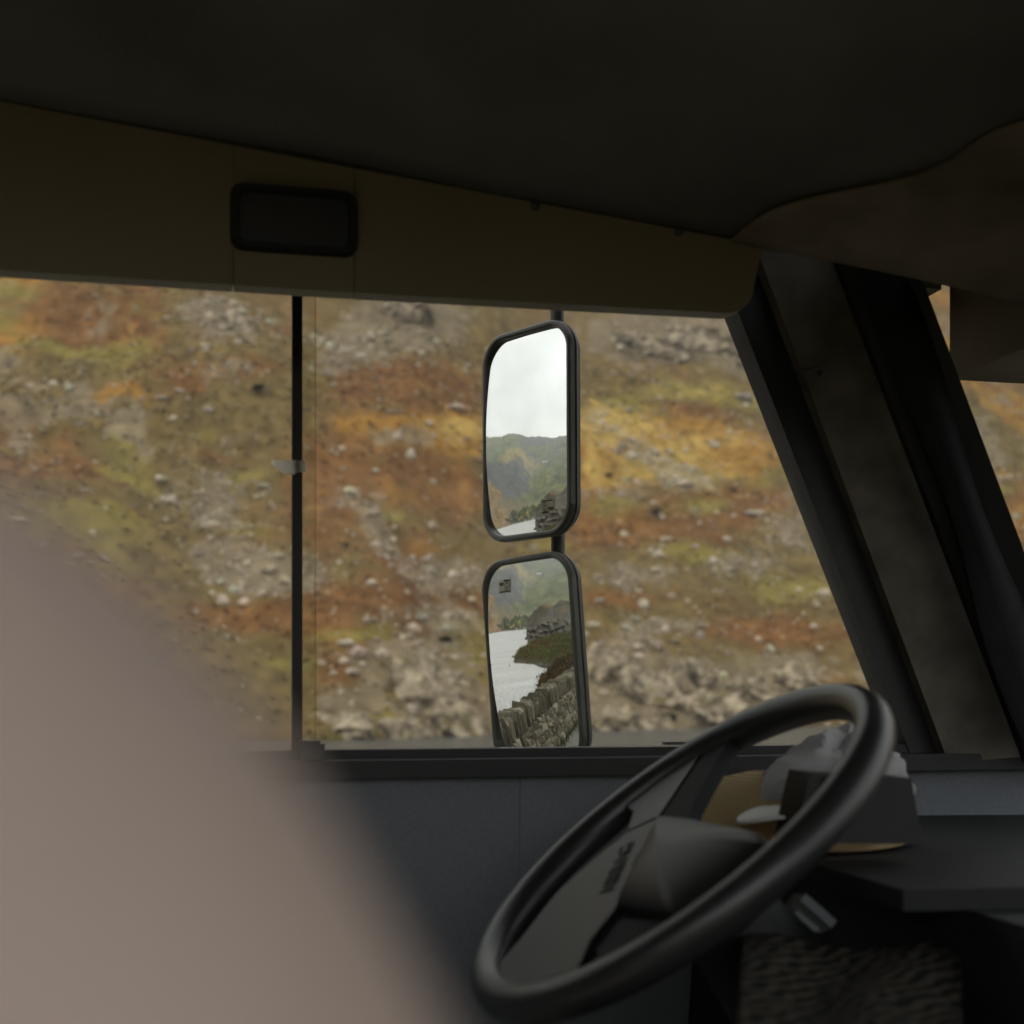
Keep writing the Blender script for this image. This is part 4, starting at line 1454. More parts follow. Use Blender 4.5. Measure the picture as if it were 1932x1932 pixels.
# ---- thin valley haze
hz_me = bpy.data.meshes.new('haze')
hzb = [(-3400, -750, -9), (1300, -750, -9), (1300, 3400, -9), (-3400, 3400, -9), (-3400, -750, 620), (1300, -750, 620), (1300, 3400, 620), (-3400, 3400, 620)]
hz_me.from_pydata(hzb, [], [(3, 2, 1, 0), (4, 5, 6, 7), (0, 1, 5, 4), (1, 2, 6, 5), (2, 3, 7, 6), (3, 0, 4, 7)])
m = bpy.data.materials.new('haze_air'); m.use_nodes = True
t = m.node_tree; t.nodes.clear()
_o = t.nodes.new('ShaderNodeOutputMaterial'); _v = t.nodes.new('ShaderNodeVolumePrincipled')
_v.inputs['Color'].default_value = (.93, .95, .98, 1); _v.inputs['Density'].default_value = HAZE; _v.inputs['Anisotropy'].default_value = .2
t.links.new(_v.outputs[0], _o.inputs['Volume'])
hz_me.materials.append(m)
hz_o = bpy.data.objects.new('haze', hz_me); COL.objects.link(hz_o)
tag(hz_o, kind='stuff')
#@@CAB
ALBEDO = 1.0
# ------------------------------------------------------------------ the cab: walls, ceiling, floor
L_WIN = 1.70
SILL_Z = 1.924
# side wall below the window, in two cloth panels with a joint between
fj = fz(981, 1600, 1.68)[0]
wall_a = vbox('cab_wall', -2.6, fj - .0003, 1.68, 1.74, .86, 1.905, M_WALL)
tag(wall_a, kind='structure')
wall_b = vbox('cab_wall', fj + .0003, 1.5, 1.68, 1.74, .86, 1.905, M_WALL)
tag(wall_b, kind='structure')
wall_u = vbox('cab_wall', -2.6, 1.0, 1.715, 1.76, 2.56, 2.95, M_LINING)
tag(wall_u, kind='structure')
wall_r = vbox('cab_wall', -2.6, -.85, 1.69, 1.75, 1.905, 2.62, M_LINING)
tag(wall_r, kind='structure')
back = vbox('cab_wall', -2.66, -2.6, -.62, 1.76, .86, 2.95, M_LINING)
tag(back, kind='structure')
# right-hand side: door below, opening widened to light the cab, above it the roof edge
for (f0, f1, z0, z1) in ((-2.6, 1.45, .86, 1.12), (-2.6, .9, 2.72, 2.95), (-2.6, -2.2, 1.12, 2.72)):
    o = vbox('cab_wall', f0, f1, -.62, -.56, z0, z1, M_LINING)
    tag(o, kind='structure')
M_FLOOR = material('beige_floor', lin(190, 182, 168), .7, .3, .1, 8)
floor = vbox('cab_floor', -2.6, 1.7, -.56, 1.74, .80, .86, M_FLOOR)
tag(floor, kind='structure')
front = vbox('cab_wall', 1.62, 1.68, -.62, 1.72, .80, 1.80, M_DASH)
tag(front, kind='structure')

# ceiling: soft lining that springs from the top of the side trim
TRIM_L = 1.45
ZS = lambda f: 2.578 - .105 * (f + .0226)
cfs = np.linspace(-2.6, 1.02, 60); cls_ = np.linspace(TRIM_L + .006, -.60, 50)
CF, CL = np.meshgrid(cfs, cls_, indexing='ij')
CZ = ZS(np.maximum(CF, -.9)) + .13 * np.sin(np.clip((TRIM_L - CL) / 1.0, 0, 1) * math.pi / 2) - .22 * np.clip((CF - .70) / .34, 0, 1.2) ** 2 * smooth(1.6, .6, CL)
CZ = CZ + (fbm(CF * 3, CL * 3, 3, 301) - .5) * .012
cv = np.stack([CA * CF - SA * CL, SA * CF + CA * CL, CZ], -1).reshape(-1, 3)
ceil = big_mesh('cab_ceiling', cv, grid_faces(len(cfs), len(cls_)), M_LINING)
sol = ceil.modifiers.new('thickness', 'SOLIDIFY'); sol.thickness = .05; sol.offset = -1 if False else 1
tag(ceil, kind='structure')
roof = vbox('cab_roof', -2.66, 1.3, -.64, 1.78, 2.95, 3.0, M_DASH)
tag(roof, kind='structure')

# worn brownish corner piece under the lining, beyond the end of the side trim
M_CORNER = material('worn_corner_lining', lin(122, 111, 94), .9, .15, .6, 7, .4, 120, detail=8)
kf = np.linspace(0, 1, 26); kl = np.linspace(1.443, 1.02, 30)
KF, KL = np.meshgrid(kf, kl, indexing='ij')
edge0 = np.minimum(.565 + (1.443 - KL) * .75 + .018 * np.sin(KL * 31), .97)
KFv = edge0 + (1.015 - edge0) * KF
KZ = ZS(np.maximum(KFv, -.9)) + .13 * np.sin(np.clip((TRIM_L - KL) / 1.0, 0, 1) * math.pi / 2) - .22 * np.clip((KFv - .70) / .34, 0, 1.2) ** 2 * smooth(1.6, .6, KL)
KZ = KZ - .004 - .003 * smooth(0, .12, KF)
corner = big_mesh('roof_corner_trim', np.stack([CA * KFv - SA * KL, SA * KFv + CA * KL, KZ], -1).reshape(-1, 3), grid_faces(26, 30), M_CORNER)
sol = corner.modifiers.new('thickness', 'SOLIDIFY'); sol.thickness = .003
tag(corner, 'worn brown mottled corner lining over the end of the beige trim', 'trim')

# header over the windscreen and its front trim
hd = vbox('header_trim', .98, 1.10, -.60, 1.66, 2.42, 2.62, M_HEADER, bevel=.02)
tag(hd, 'brown roof header trim above the windscreen at the right', 'trim')

# beige side trim over the window: panels with thin joints
vt = [(-60, 194), (355, 255), (660, 313), (1000, 372), (1200, 410), (1441, 458)]
trim = empty('overhead_trim', V(.3, TRIM_L, 2.5))
tag(trim, 'long beige trim panel with rounded front end above the side window', 'trim panel')
f_end = fz(1441, 458, TRIM_L)[0]
zb = fz(900, 567, TRIM_L)[1]
fl, fb = fz(668, 330, TRIM_L)[0], fz(440, 500, TRIM_L)[0]


def trim_panel(f0, f1, rounded):
    zt0, zt1 = ZS(f0), ZS(f1)
    out = [V(f0, TRIM_L, zt0), V(f0, TRIM_L, zb)]
    if rounded:
        r_ = .034
        fe = f1 - .012
        for k in range(9):
            a_ = -math.pi / 2 + k * math.pi / 2 / 8
            out.append(V(fe - r_ + r_ * math.cos(a_), TRIM_L, zb + .004 + r_ + r_ * math.sin(a_)))
        out.append(V(f1, TRIM_L, zt1))
    else:
        out += [V(f1, TRIM_L, zb), V(f1, TRIM_L, zt1)]
    return prism('panel', out, LF * .026, M_TRIM, trim, bevel=.0115, seg=4)


trim_panel(-2.4, fb - .0005, False)
trim_panel(fb + .0005, fl - .0005, False)
trim_panel(fl + .0005, f_end, True)
for f_ in (fb, fl):
    vbox('joint', f_ - .012, f_ + .012, TRIM_L + .010, TRIM_L + .020, zb + .004, float(ZS(f_)) - .004, M_TRIM, trim)
sr = tube('seam', [V(f, TRIM_L + .001, float(ZS(f)) + .001) for f in np.linspace(-.9, f_end - .01, 24)], .0028, M_BLACK, trim, 8)
for (u, v) in ((1010, 388), (1281, 437)):
    p = at_l(u, v, TRIM_L)
    bm = bmesh.new()
    tube_mesh(bm, [p + LF * .002, p - LF * .003, p - LF * .0045], [.0058, .0052, .003], 12)
    bm_obj('screw', bm, M_SCREW, trim, smooth=True)


def rrect(cx, cy, w, h, r, n=6):
    out = []
    for (sx, sy, a0) in ((1, 1, 0), (-1, 1, 90), (-1, -1, 180), (1, -1, 270)):
        for k in range(n + 1):
            a_ = math.radians(a0 + 90 * k / n)
            out.append((cx + sx * (w - r) + r * math.cos(a_), cy + sy * (h - r) + r * math.sin(a_)))
    return out


# dark lamp set in the trim
f0, z0 = fz(434, 409, TRIM_L); f1, z1 = fz(674, 426, TRIM_L)
zt = fz(555, 356, TRIM_L)[1]; zbm = fz(553, 480, TRIM_L)[1]
cfx, czx, hw, hh_ = (f0 + f1) / 2, (zt + zbm) / 2, (f1 - f0) / 2, (zt - zbm) / 2
lamp = empty('interior_lamp', V(cfx, TRIM_L, czx))
tag(lamp, 'dark rounded rectangular lamp, unlit, set in the beige trim over the window', 'lamp')
bm = bmesh.new()
rings = []
for (k, off) in ((1.0, 0.0), (1.0, -.006), (.95, -.011), (.78, -.011), (.74, -.004)):
    rr = rrect(cfx, czx, hw - (1 - k) * hh_ * 1.1, hh_ * k, .014 * k)
    rings.append([V(a_, TRIM_L + off, b_) for a_, b_ in rr])
loft(bm, rings, True, False)
bm_obj('frame', bm, M_LAMP, lamp, smooth=True)
prism('lens', [V(a_, TRIM_L - .004, b_) for a_, b_ in rrect(cfx, czx, hw - .26 * hh_ * 1.1, hh_ * .74, .01)], LF * .003, M_LENS, lamp)

# sliding side window
win = empty('side_window', V(.3, L_WIN, SILL_Z))
tag(win, 'sliding side window with black frame and upright bar looking out on the slope', 'window')
track = vbox('track', -.85, 1.2, 1.690, 1.730, 1.907, SILL_Z, M_BLACK, win, bevel=.002)
sill = vbox('sill', -.85, 1.2, 1.655, 1.689, 1.890, 1.9125, M_BLACK, win, bevel=.0025)
fbar0, fbar1 = fz(551, 900, 1.70)[0], fz(570, 900, 1.70)[0]
bar = vbox('bar', fbar0, fbar1, 1.694, 1.712, SILL_Z + .0005, 2.62, M_BLACK, win, bevel=.0025)
f_edge = fz(593, 900, 1.716)[0]
pane_r = vbox('pane', -.85, f_edge, 1.7145, 1.7185, SILL_Z + .0005, 2.62, M_GLASS, win)
pe = vbox('pane', fbar1 + .0008, 1.16, 1.701, 1.705, SILL_Z + .0005, 2.62, M_GLASS, win)
prism('pane_edge', [V(f_edge + .0005, 1.7145, SILL_Z + .001), V(f_edge + .0022, 1.7145, SILL_Z + .001), V(f_edge + .0022, 1.7145, 2.62), V(f_edge + .0005, 1.7145, 2.62)], LF * .004, M_GLASS2, win)
vbox('rear_frame', -.87, -.83, 1.688, 1.732, 1.90, 2.62, M_BLACK, win, bevel=.003)
vbox('top_frame', -.85, 1.0, 1.688, 1.732, 2.60, 2.64, M_BLACK, win)
# latch at the foot of the bar
lf0, lz0 = fz(567, 1440, 1.68); lf1, lz1 = fz(612, 1401, 1.68)
vbox('latch', lf0, lf1 - .006, 1.668, 1.689, 1.9135, lz1 + .003, M_BLACKGLOSS, win, bevel=.0025)
vbox('latch_tab', lf1 - .0055, lf1, 1.670, 1.689, 1.9135, lz1 - .001, M_BLACKGLOSS, win, bevel=.0018)
hf0 = fz(1253, 1403, 1.68)[0]
hz_ = fz(1260, 1401, 1.68)[1]
vbox('handle', hf0, hf0 + .06, 1.676, 1.688, hz_ - .003, hz_ + .001, M_BLACKGLOSS, win, bevel=.001)
# strip of torn tape stuck across the bar
tp = [(514, 870), (560, 868), (576, 869), (577, 890), (562, 891), (553, 896), (534, 894), (523, 884)]
tape = prism('torn_tape', [at_l(u, v, 1.690) for u, v in tp], LF * .0006, M_TAPE)
tag(tape, 'torn scrap of whitish tape stuck across the upright window bar', 'tape')

# front pillar: black seal and grey trim
seal_pts = [(1330, 430), (1395, 596), (1578, 1065), (1720, 1428), (1790, 1428), (1578, 893), (1441, 523), (1400, 430)]
seal = prism('pillar_seal', [at_l(u, v, 1.688) for u, v in seal_pts], LF * .045, M_BLACK, bevel=.003)
tag(seal, 'black slanting rubber seal at the front end of the side window', 'seal')
pil = empty('window_pillar', V(.8, 1.66, 2.2))
tag(pil, 'grey brown mottled pillar trim between side window and windscreen', 'pillar')
pj = lambda s, a0, a1: tuple(a0[i] + (a1[i] - a0[i]) * s for i in (0, 1))
La, Lb = (1428, 470), (1790, 1440)
Ra, Rb = (1556, 455), (1930, 1440)
sj = .235
for (s0, s1) in ((0.0, sj - .0015), (sj + .0015, 1.0)):
    prism('trim_panel', [at_l(*pj(s0, La, Lb), 1.664), at_l(*pj(s1, La, Lb), 1.664), at_l(*pj(s1 - .012, Ra, Rb), 1.645), at_l(*pj(s0 - (.02 if s0 > 0 else 0), Ra, Rb), 1.645)], LF * .02, M_PILLAR, pil, bevel=.003)
p = at_l(1546, 703, 1.655)
bm = bmesh.new(); tube_mesh(bm, [p, p - LF * .004], [.004, .003], 10); bm_obj('screw', bm, M_SCREW, pil, smooth=True)
# windscreen with its black surround
ws = empty('windscreen', V(1.2, .6, 2.1))
tag(ws, 'windscreen with broad black surround at the right beyond the pillar', 'windscreen')
wa = [at_l(*Ra, 1.643), at_l(*Rb, 1.643)]
out_ = FW * .16 - LF * .10
prism('surround', [wa[0] - UPV * .0, wa[1], wa[1] + out_ * .5, wa[0] + out_ * .5], -LF * .012, M_BLACK, ws, bevel=.003)
g0, g1 = wa[0] + out_ * .5, wa[1] + out_ * .5
r0, r1 = V(g0.dot(FW), -.58, g0.z), V(g1.dot(FW) , -.58, g1.z)
m0 = V(g0.dot(FW) + .16, .5, g0.z); m1 = V(g1.dot(FW) + .16, .5, g1.z)
mesh('pane', [g1, m1, r1, g0, m0, r0], [(0, 1, 4, 3), (1, 2, 5, 4)], M_GLASS, ws)
# dark curtain folded beside the windscreen
bm = bmesh.new()
rings = []
for s_ in np.linspace(0, 1, 26):
    c = at_l(1640 + 330 * s_, 452 + 940 * s_, 1.60)
    wv = .030 + .008 * math.sin(s_ * 9) - .02 * max(0, .12 - s_) / .12
    rings.append([c + FW * (wv * math.cos(a_) * (1 + .18 * math.sin(5 * a_))) - LF * (.02 * math.sin(a_)) for a_ in np.linspace(0, 2 * math.pi, 25)[:-1]])
loft(bm, rings)
cur = bm_obj('curtain', bm, material('dark_curtain_cloth', lin(44, 44, 46), .95, .1, .15, 30, .3, 200), None, smooth=True)
tag(cur, 'dark folded curtain hanging beside the windscreen pillar', 'curtain')

# ------------------------------------------------------------------ door mirrors on their pole
pole_y = 2.165
PX = (1051 - UC) / FPX * pole_y
arm = empty('mirror_arm', (PX, pole_y, 1.3))
tag(arm, 'black upright pole outside the window that carries both mirrors', 'mirror arm')
ptop = Vector((PX, pole_y, 2.80)); pbot = Vector((PX + .004, pole_y, 1.30))
tube('pole', [pbot, ptop], .0112, M_BLACKGLOSS, arm, 14)
tube('bracket', [ptop - UPV * .012, ptop - LF * .12 + UPV * .03, ptop - LF * .42 + UPV * .06], .0105, M_BLACKGLOSS, arm, 12)
tube('bracket', [pbot + UPV * .012, pbot - LF * .12 - UPV * .02, pbot - LF * .42 - UPV * .04], .0105, M_BLACKGLOSS, arm, 12)


def mirror_outline(k, n=10, r=.036):
    """rounded, slightly barrelled outline of the mirror head grown by k metres"""
    w, h = MIR_W + k, MIR_H + k
    pts = rrect(0, 0, w, h, r + k, n)
    return [(x * (1 + .035 * (1 - (y / h) ** 2)), y * (1 + .02 * (1 - (x / w) ** 2))) for x, y in pts]


def wing_mirror(M, label, turned):
    C_, t_, u_, n = mirror_frame(*M['frame'])
    root = empty('wing_mirror', C_)
    tag(root, label, 'mirror', 'mirrors on the pole outside the window')
    L = lambda x, y, o_: C_ + t_ * x + u_ * y + n * o_
    # rim: rounded frame round the glass
    bm = bmesh.new()
    rings = []
    for (k, o_) in ((-.0005, -.026), (-.0005, .004), (.002, .0065), (.0055, .0065), (.008, .004), (.0088, -.004)):
        rings.append([L(x, y, o_) for x, y in mirror_outline(k)])
    loft(bm, rings, False, False)
    bm_obj('rim', bm, M_RIMGREY, root, smooth=True)
    bm = bmesh.new()
    rings = []
    for (k, o_) in ((.0078, -.002), (.0086, -.005), (.0070, -.007), (.0084, -.009), (.0072, -.015), (.001, -.021), (-.012, -.025), (-.035, -.028), (-.058, -.029)):
        rings.append([L(x, y, o_) for x, y in mirror_outline(k)])
    loft(bm, rings, False, True)
    bm_obj('housing', bm, M_HOUS, root, smooth=True)
    for (x, y) in ((-MIR_W - .004, .0), (MIR_W * .55, MIR_H + .004)):
        p = L(x, y, .0062)
        bm = bmesh.new(); tube_mesh(bm, [p, p + n * .0012], [.0016, .0012], 8); bm_obj('screw', bm, M_SCREW, root, smooth=True)
    # clamp that holds the head to the pole
    cpt = Vector((PX + .002, pole_y, C_.z))
    prism('clamp', [cpt + t_ * a_ + UPV * b_ for a_, b_ in rrect(0, 0, .024, .03, .008)], n * (.045), M_BLACKGLOSS, root, bevel=.003)
    # domed glass
    Cg, tg, ug, ng = glass_frame(M)
    S = Cg - ng * MIR_R
    nu, nv = 41, 73
    verts, norms = [], []
    ol = mirror_outline(-.0002, 24)
    ang_ol = np.unwrap([math.atan2(y / MIR_H, x / MIR_W) for x, y in ol])
    xo = np.array([p_[0] for p_ in ol]); yo = np.array([p_[1] for p_ in ol])
    order = np.argsort(np.mod(ang_ol, 2 * np.pi)); A_ = np.mod(ang_ol, 2 * np.pi)[order]
    xo, yo = xo[order], yo[order]
    Ae = np.concatenate([A_[-1:] - 2 * np.pi, A_, A_[:1] + 2 * np.pi]); xe = np.concatenate([xo[-1:], xo, xo[:1]]); ye = np.concatenate([yo[-1:], yo, yo[:1]])
    for i in range(nu):
        for j in range(nv):
            a_ = -1 + 2 * i / (nu - 1); b_ = -1 + 2 * j / (nv - 1)
            rr = max(abs(a_), abs(b_)); th = math.atan2(b_, a_) % (2 * math.pi)
            X = float(np.interp(th, Ae, xe)) * rr; Y = float(np.interp(th, Ae, ye)) * rr
            P0 = C_ + t_ * X + u_ * Y
            # drop the point on to the sphere along the glass axis
            w_ = P0 - S
            px_ = w_ - ng * w_.dot(ng)
            P1 = S + px_ + ng * math.sqrt(MIR_R ** 2 - px_.length_squared)
            verts.append(P1 + ng * .0075)
            norms.append((P1 - S).normalized())
    fc = grid_faces(nu, nv)
    me = bpy.data.meshes.new('glass')
    me.from_pydata([tuple(v) for v in verts], [], fc.tolist())
    me.materials.append(M_MIRROR)
    me.polygons.foreach_set('use_smooth', [True] * len(me.polygons))
    me.update()
    if me.polygons[len(me.polygons) // 2].normal.dot(ng) < 0:
        me.flip_normals()
    me.normals_split_custom_set_from_vertices([tuple(v) for v in norms])
    go_ = bpy.data.objects.new('glass', me)
    link(go_, root)
    # approval sticker printed on the glass
    sx = -1 if turned else 1
    cx0, cy0 = M['stick']
    def G(x, y, up_):
        P0 = C_ + t_ * (cx0 + sx * x) + u_ * (cy0 + sx * y)
        w_ = P0 - S
        px_ = w_ - ng * w_.dot(ng)
        P1 = S + px_ + ng * math.sqrt(MIR_R ** 2 - px_.length_squared)
        return P1 + ng * (up_ + .0075)
    sv, sf, sm = [], [], []
    def quad(x0, y0, x1, y1, mi, up_):
        k = len(sv)
        sv.extend([G(x0, y0, up_), G(x1, y0, up_), G(x1, y1, up_), G(x0, y1, up_)])
        sf.append((k, k + 1, k + 2, k + 3)); sm.append(mi)
    quad(-.0135, -.0105, .0135, .0105, 1, .0006)
    quad(-.0125, .0078, .0115, .0098, 0, .0009)
    quad(.0015, -.0012, .0118, -.0062, 0, .0009)
    quad(-.0125, -.0070, .0015, -.0100, 0, .0009)
    quad(.0015, .0068, .0118, .0016, 1, .0009)
    def ring(cx, cy, r0_, r1_, mi, a0=0, a1=360):
        for q in range(16):
            b0 = math.radians(a0 + (a1 - a0) * q / 16); b1 = math.radians(a0 + (a1 - a0) * (q + 1) / 16)
            k = len(sv)
            sv.extend([G(cx + r0_ * math.cos(b0), cy + r0_ * 1.25 * math.sin(b0), .0012), G(cx + r1_ * math.cos(b0), cy + r1_ * 1.25 * math.sin(b0), .0012),
                       G(cx + r1_ * math.cos(b1), cy + r1_ * 1.25 * math.sin(b1), .0012), G(cx + r0_ * math.cos(b1), cy + r0_ * 1.25 * math.sin(b1), .0012)])
            sf.append((k, k + 1, k + 2, k + 3)); sm.append(mi)
    ring(-.006, 0, .0048, .0058, 0)
    ring(-.006, -.001, .0020, .0030, 0, 200, 340)
    k = len(sv)
    sv.extend([G(-.0085, .0005, .0012), G(-.0035, .0005, .0012), G(-.006, .0045, .0012)]); sf.append((k, k + 1, k + 2)); sm.append(0)
    me = bpy.data.meshes.new('sticker')
    me.from_pydata([tuple(v) for v in sv], [], sf)
    me.materials.append(M_STK_D); me.materials.append(M_STK_L)
    me.polygons.foreach_set('material_index', sm)
    so = bpy.data.objects.new('sticker', me)
    COL.objects.link(so)
    so.parent = go_
    return root


UPPER['stick'] = (.047, -.119)
LOWER['stick'] = (-.047, .122)
wing_mirror(UPPER, 'upper black framed mirror showing white sky, mountain and lake', False)
wing_mirror(LOWER, 'lower black framed mirror showing lake, green headland and stone wall', True)

# ------------------------------------------------------------------ dashboard, column, wheel
dash = empty('dashboard', V(.9, .8, 1.5))
tag(dash, 'dark dashboard with shelf top and instrument hood behind the steering wheel', 'dashboard')
prism('body', [V(.66, -.55, .86), V(.60, -.55, 1.55), V(.62, -.55, 1.815), V(1.60, -.55, 1.80), V(1.60, -.55, .86)], LF * 2.2, M_DASH, dash, bevel=.015)
prism('shelf', [V(.56, 1.02, 1.816), V(.56, 1.672, 1.816), V(1.55, 1.672, 1.801), V(1.55, 1.02, 1.801)], UPV * .018, M_DASH, dash, bevel=.006)
bi = [(1501, 1592), (1513, 1530), (1530, 1457), (1720, 1468), (1740, 1592)]
prism('instrument_hood', [at_l(u, v, 1.18) for u, v in bi], LF * .05, M_BLACK, dash, bevel=.005)
bb = [(1540, 1560), (1556, 1466), (1562, 1466), (1547, 1560)]
prism('hood_edge', [at_l(u, v, 1.178) for u, v in bb], -LF * .003, M_WHEEL, dash)

for k, l_ in enumerate((.30, -.05)):
    vr = vbox('vent', .585, .604, l_, l_ + .16, 1.66, 1.75, M_BLACK, dash, bevel=.004)
    for q_ in range(5):
        sl = vbox('slat', .578, .590, l_ + .01, l_ + .15, 1.672 + q_ * .015, 1.676 + q_ * .015, M_BLACKGLOSS)
        sl.parent = vr
        sl.matrix_parent_inverse = Matrix.Identity(4)
        sl.matrix_parent_inverse = Matrix.Translation(Vector((-.9 * CA + .8 * SA, -.9 * SA - .8 * CA, -1.5))) @ Matrix.Translation(V(.9, .8, 1.5))
for k in range(4):
    vbox('switch', .592, .606, .52 + k * .04, .545 + k * .04, 1.70, 1.74, M_BLACKGLOSS, dash, bevel=.003)
WC = Vector((.1434, 1.1993, EYE - .1377))
AL = .6619
yw = math.radians(12.6) + .0118
wf = Vector((math.cos(yw), math.sin(yw), 0)); wl = Vector((-math.sin(yw), math.cos(yw), 0))
we = wf * math.cos(AL) + UPV * math.sin(AL); wn_ = -wf * math.sin(AL) + UPV * math.cos(AL)
W = lambda e, l, h=0.: WC + we * e + wl * l + wn_ * h
wheel = empty('steering_wheel', WC)
tag(wheel, 'black four armed steering wheel with charcoal centre pad seen from the side', 'steering wheel')
WR = .205
bm = bmesh.new()
rings = []
for i in range(96):
    a_ = 2 * math.pi * i / 96
    rad = Vector((math.cos(a_), math.sin(a_)))
    ring_ = []
    for k in range(16):
        b_ = 2 * math.pi * k / 16
        rr = WR + .0166 * math.cos(b_)
        ring_.append(W(rad[0] * rr, rad[1] * rr, .0178 * math.sin(b_)))
    rings.append(ring_)
rr = [[bm.verts.new(p) for p in ring] for ring in rings]
for i in range(96):
    a_, b_ = rr[i], rr[(i + 1) % 96]
    for k in range(16):
        bm.faces.new((a_[k], a_[(k + 1) % 16], b_[(k + 1) % 16], b_[k]))
bm_obj('rim', bm, M_WHEELRIM, wheel, smooth=True)


def wplate(name, pts, h, th, mat, bevel=.004):
    return prism(name, [W(e, l, h) for e, l in pts], -wn_ * th, mat, wheel, bevel=bevel, seg=3)


def arc(a0, a1, r, n=10):
    return [(r * math.cos(math.radians(a0 + (a1 - a0) * i / n)), r * math.sin(math.radians(a0 + (a1 - a0) * i / n))) for i in range(n + 1)]


# broad lower plate that fills the bottom of the wheel
plate = [(.020, .079), (-.006, .110), (-.045, .113), (-.092, .108), (-.150, .070)] + arc(166, 216, .196, 9) + [(-.118, -.062), (-.083, -.042), (-.03, .02)]
wplate('plate', plate, .004, .012, M_WHEEL)
# arm to the far side of the rim
wplate('arm', [(.022, .080), (-.004, .110), (.020, .150), (.026, .196), (.072, .190), (.122, .162)], .005, .012, M_WHEEL)
wplate('arm', [(.0235, .080), (.1235, .160), (.146, .136), (.100, .098), (.046, .046), (.026, .012)], .003, .016, M_ARM_SHADE)
# arm to the near side, shade put into its matt black
wplate('arm', [(-.086, -.046), (-.120, -.066), (-.136, -.142), (-.088, -.180), (-.066, -.148)], -.003, .014, M_ARM_SHADE)
wplate('arm', [(.024, -.150), (.010, -.175), (.020, -.194), (.060, -.186), (.058, -.150)], -.003, .014, M_WHEELRIM)
# domed centre pad
pad = [(.022, .073), (.028, -.006), (.032, -.140), (.022, -.168), (.004, -.172), (-.066, -.146), (-.080, -.044)]
cx_, cy_ = -.022, -.055
bm = bmesh.new()
def dense(pts, n=8):
    o_ = []
    for i in range(len(pts)):
        a_, b_ = pts[i], pts[(i + 1) % len(pts)]
        o_ += [(a_[0] + (b_[0] - a_[0]) * k / n, a_[1] + (b_[1] - a_[1]) * k / n) for k in range(n)]
    return o_
pd = dense(pad)
rings = [[W(x, y, -.012) for x, y in pd]]
for k, h in ((1.0, .004), (.97, .0075), (.85, .013), (.65, .019), (.4, .023), (.15, .025)):
    rings.append([W(cx_ + (x - cx_) * k, cy_ + (y - cy_) * k, h) for x, y in pd])
loft(bm, rings)
bm_obj('centre_pad', bm, M_WHEEL, wheel, smooth=True)
tube('hub', [W(-.03, -.02, -.008), W(-.01, 0, -.05), W(0, 0, -.09)], [.04, .04, .042], M_WHEELRIM, wheel, 24)
# raised lettering on the plate
fc_ = bpy.data.curves.new('lettering', 'FONT')
fc_.body = 'AIRBAG'
fc_.size = .0265
fc_.extrude = .0006
fc_.align_x = 'CENTER'; fc_.align_y = 'CENTER'
tmp = bpy.data.objects.new('tmp_text', fc_)
COL.objects.link(tmp)
bpy.context.view_layer.update()
me = bpy.data.meshes.new_from_object(tmp.evaluated_get(bpy.context.evaluated_depsgraph_get()))
bpy.data.objects.remove(tmp)
me.name = 'lettering'
me.materials.clear(); me.materials.append(M_EMBOSS)
pa, pb_ = W(-.067, .012, .0046), W(-.0245, .067, .0046)
xd = (pb_ - pa).normalized(); yd = wn_.cross(xd)
R = Matrix((xd, yd, wn_)).transposed().to_4x4()
me.transform(Matrix.Translation((pa + pb_) / 2) @ R)
lo = bpy.data.objects.new('lettering', me)
link(lo, wheel)
# column under the wheel
col_ = tube('steering_column', [W(0, 0, -.085), W(0, 0, -.2), W(.02, 0, -.42)], [.045, .06, .075], M_DASH, None, 20)
tag(col_, 'dark round steering column running down from the wheel to the dashboard', 'steering column')

# ------------------------------------------------------------------ things on the dash shelf
SH_Z = 1.834
def px_at(u, v, t_):
    d = ray(u, v)
    return d * t_ + Vector((0, 0, EYE))


# straw hat
M_STRAW = material('woven_straw', lin(176, 144, 96), .9, .2, .15, 30, .6, 300)
t = M_STRAW.node_tree
b = t.nodes['Principled BSDF']
tcx = t.nodes.new('ShaderNodeTexCoord')
wv1 = t.nodes.new('ShaderNodeTexWave'); wv1.inputs['Scale'].default_value = 105; wv1.bands_direction = 'Z'; wv1.inputs['Distortion'].default_value = 1.2
wv2 = t.nodes.new('ShaderNodeTexWave'); wv2.inputs['Scale'].default_value = 105; wv2.bands_direction = 'X'; wv2.inputs['Distortion'].default_value = 1.2
for wv in (wv1, wv2): t.links.new(tcx.outputs['Object'], wv.inputs['Vector'])
mm = t.nodes.new('ShaderNodeMath'); mm.operation = 'MULTIPLY'
t.links.new(wv1.outputs['Fac'], mm.inputs[0]); t.links.new(wv2.outputs['Fac'], mm.inputs[1])
rp = t.nodes.new('ShaderNodeValToRGB'); rp.color_ramp.elements[0].color = lin(150, 128, 92); rp.color_ramp.elements[1].color = lin(200, 176, 134); rp.color_ramp.elements[1].position = .5
t.links.new(mm.outputs[0], rp.inputs['Fac']); t.links.new(rp.outputs['Color'], b.inputs['Base Color'])
hc_ = px_at(1465, 1590, 1.50)
hc_.z = SH_Z
hat = empty('straw_hat', hc_)
tag(hat, 'woven straw hat with domed crown lying on the dash shelf', 'hat')
prof = [(.098, .0), (.100, .006), (.094, .03), (.082, .052), (.060, .067), (.030, .074), (.003, .076)]
bm = bmesh.new()
loft(bm, [[hc_ + Vector((r_ * math.cos(a_) * (1 + .03 * math.sin(3 * a_)), r_ * math.sin(a_), z_)) for a_ in np.linspace(0, 2 * math.pi, 41)[:-1]] for r_, z_ in prof])
bm_obj('crown', bm, M_STRAW, hat, smooth=True)
bm = bmesh.new()
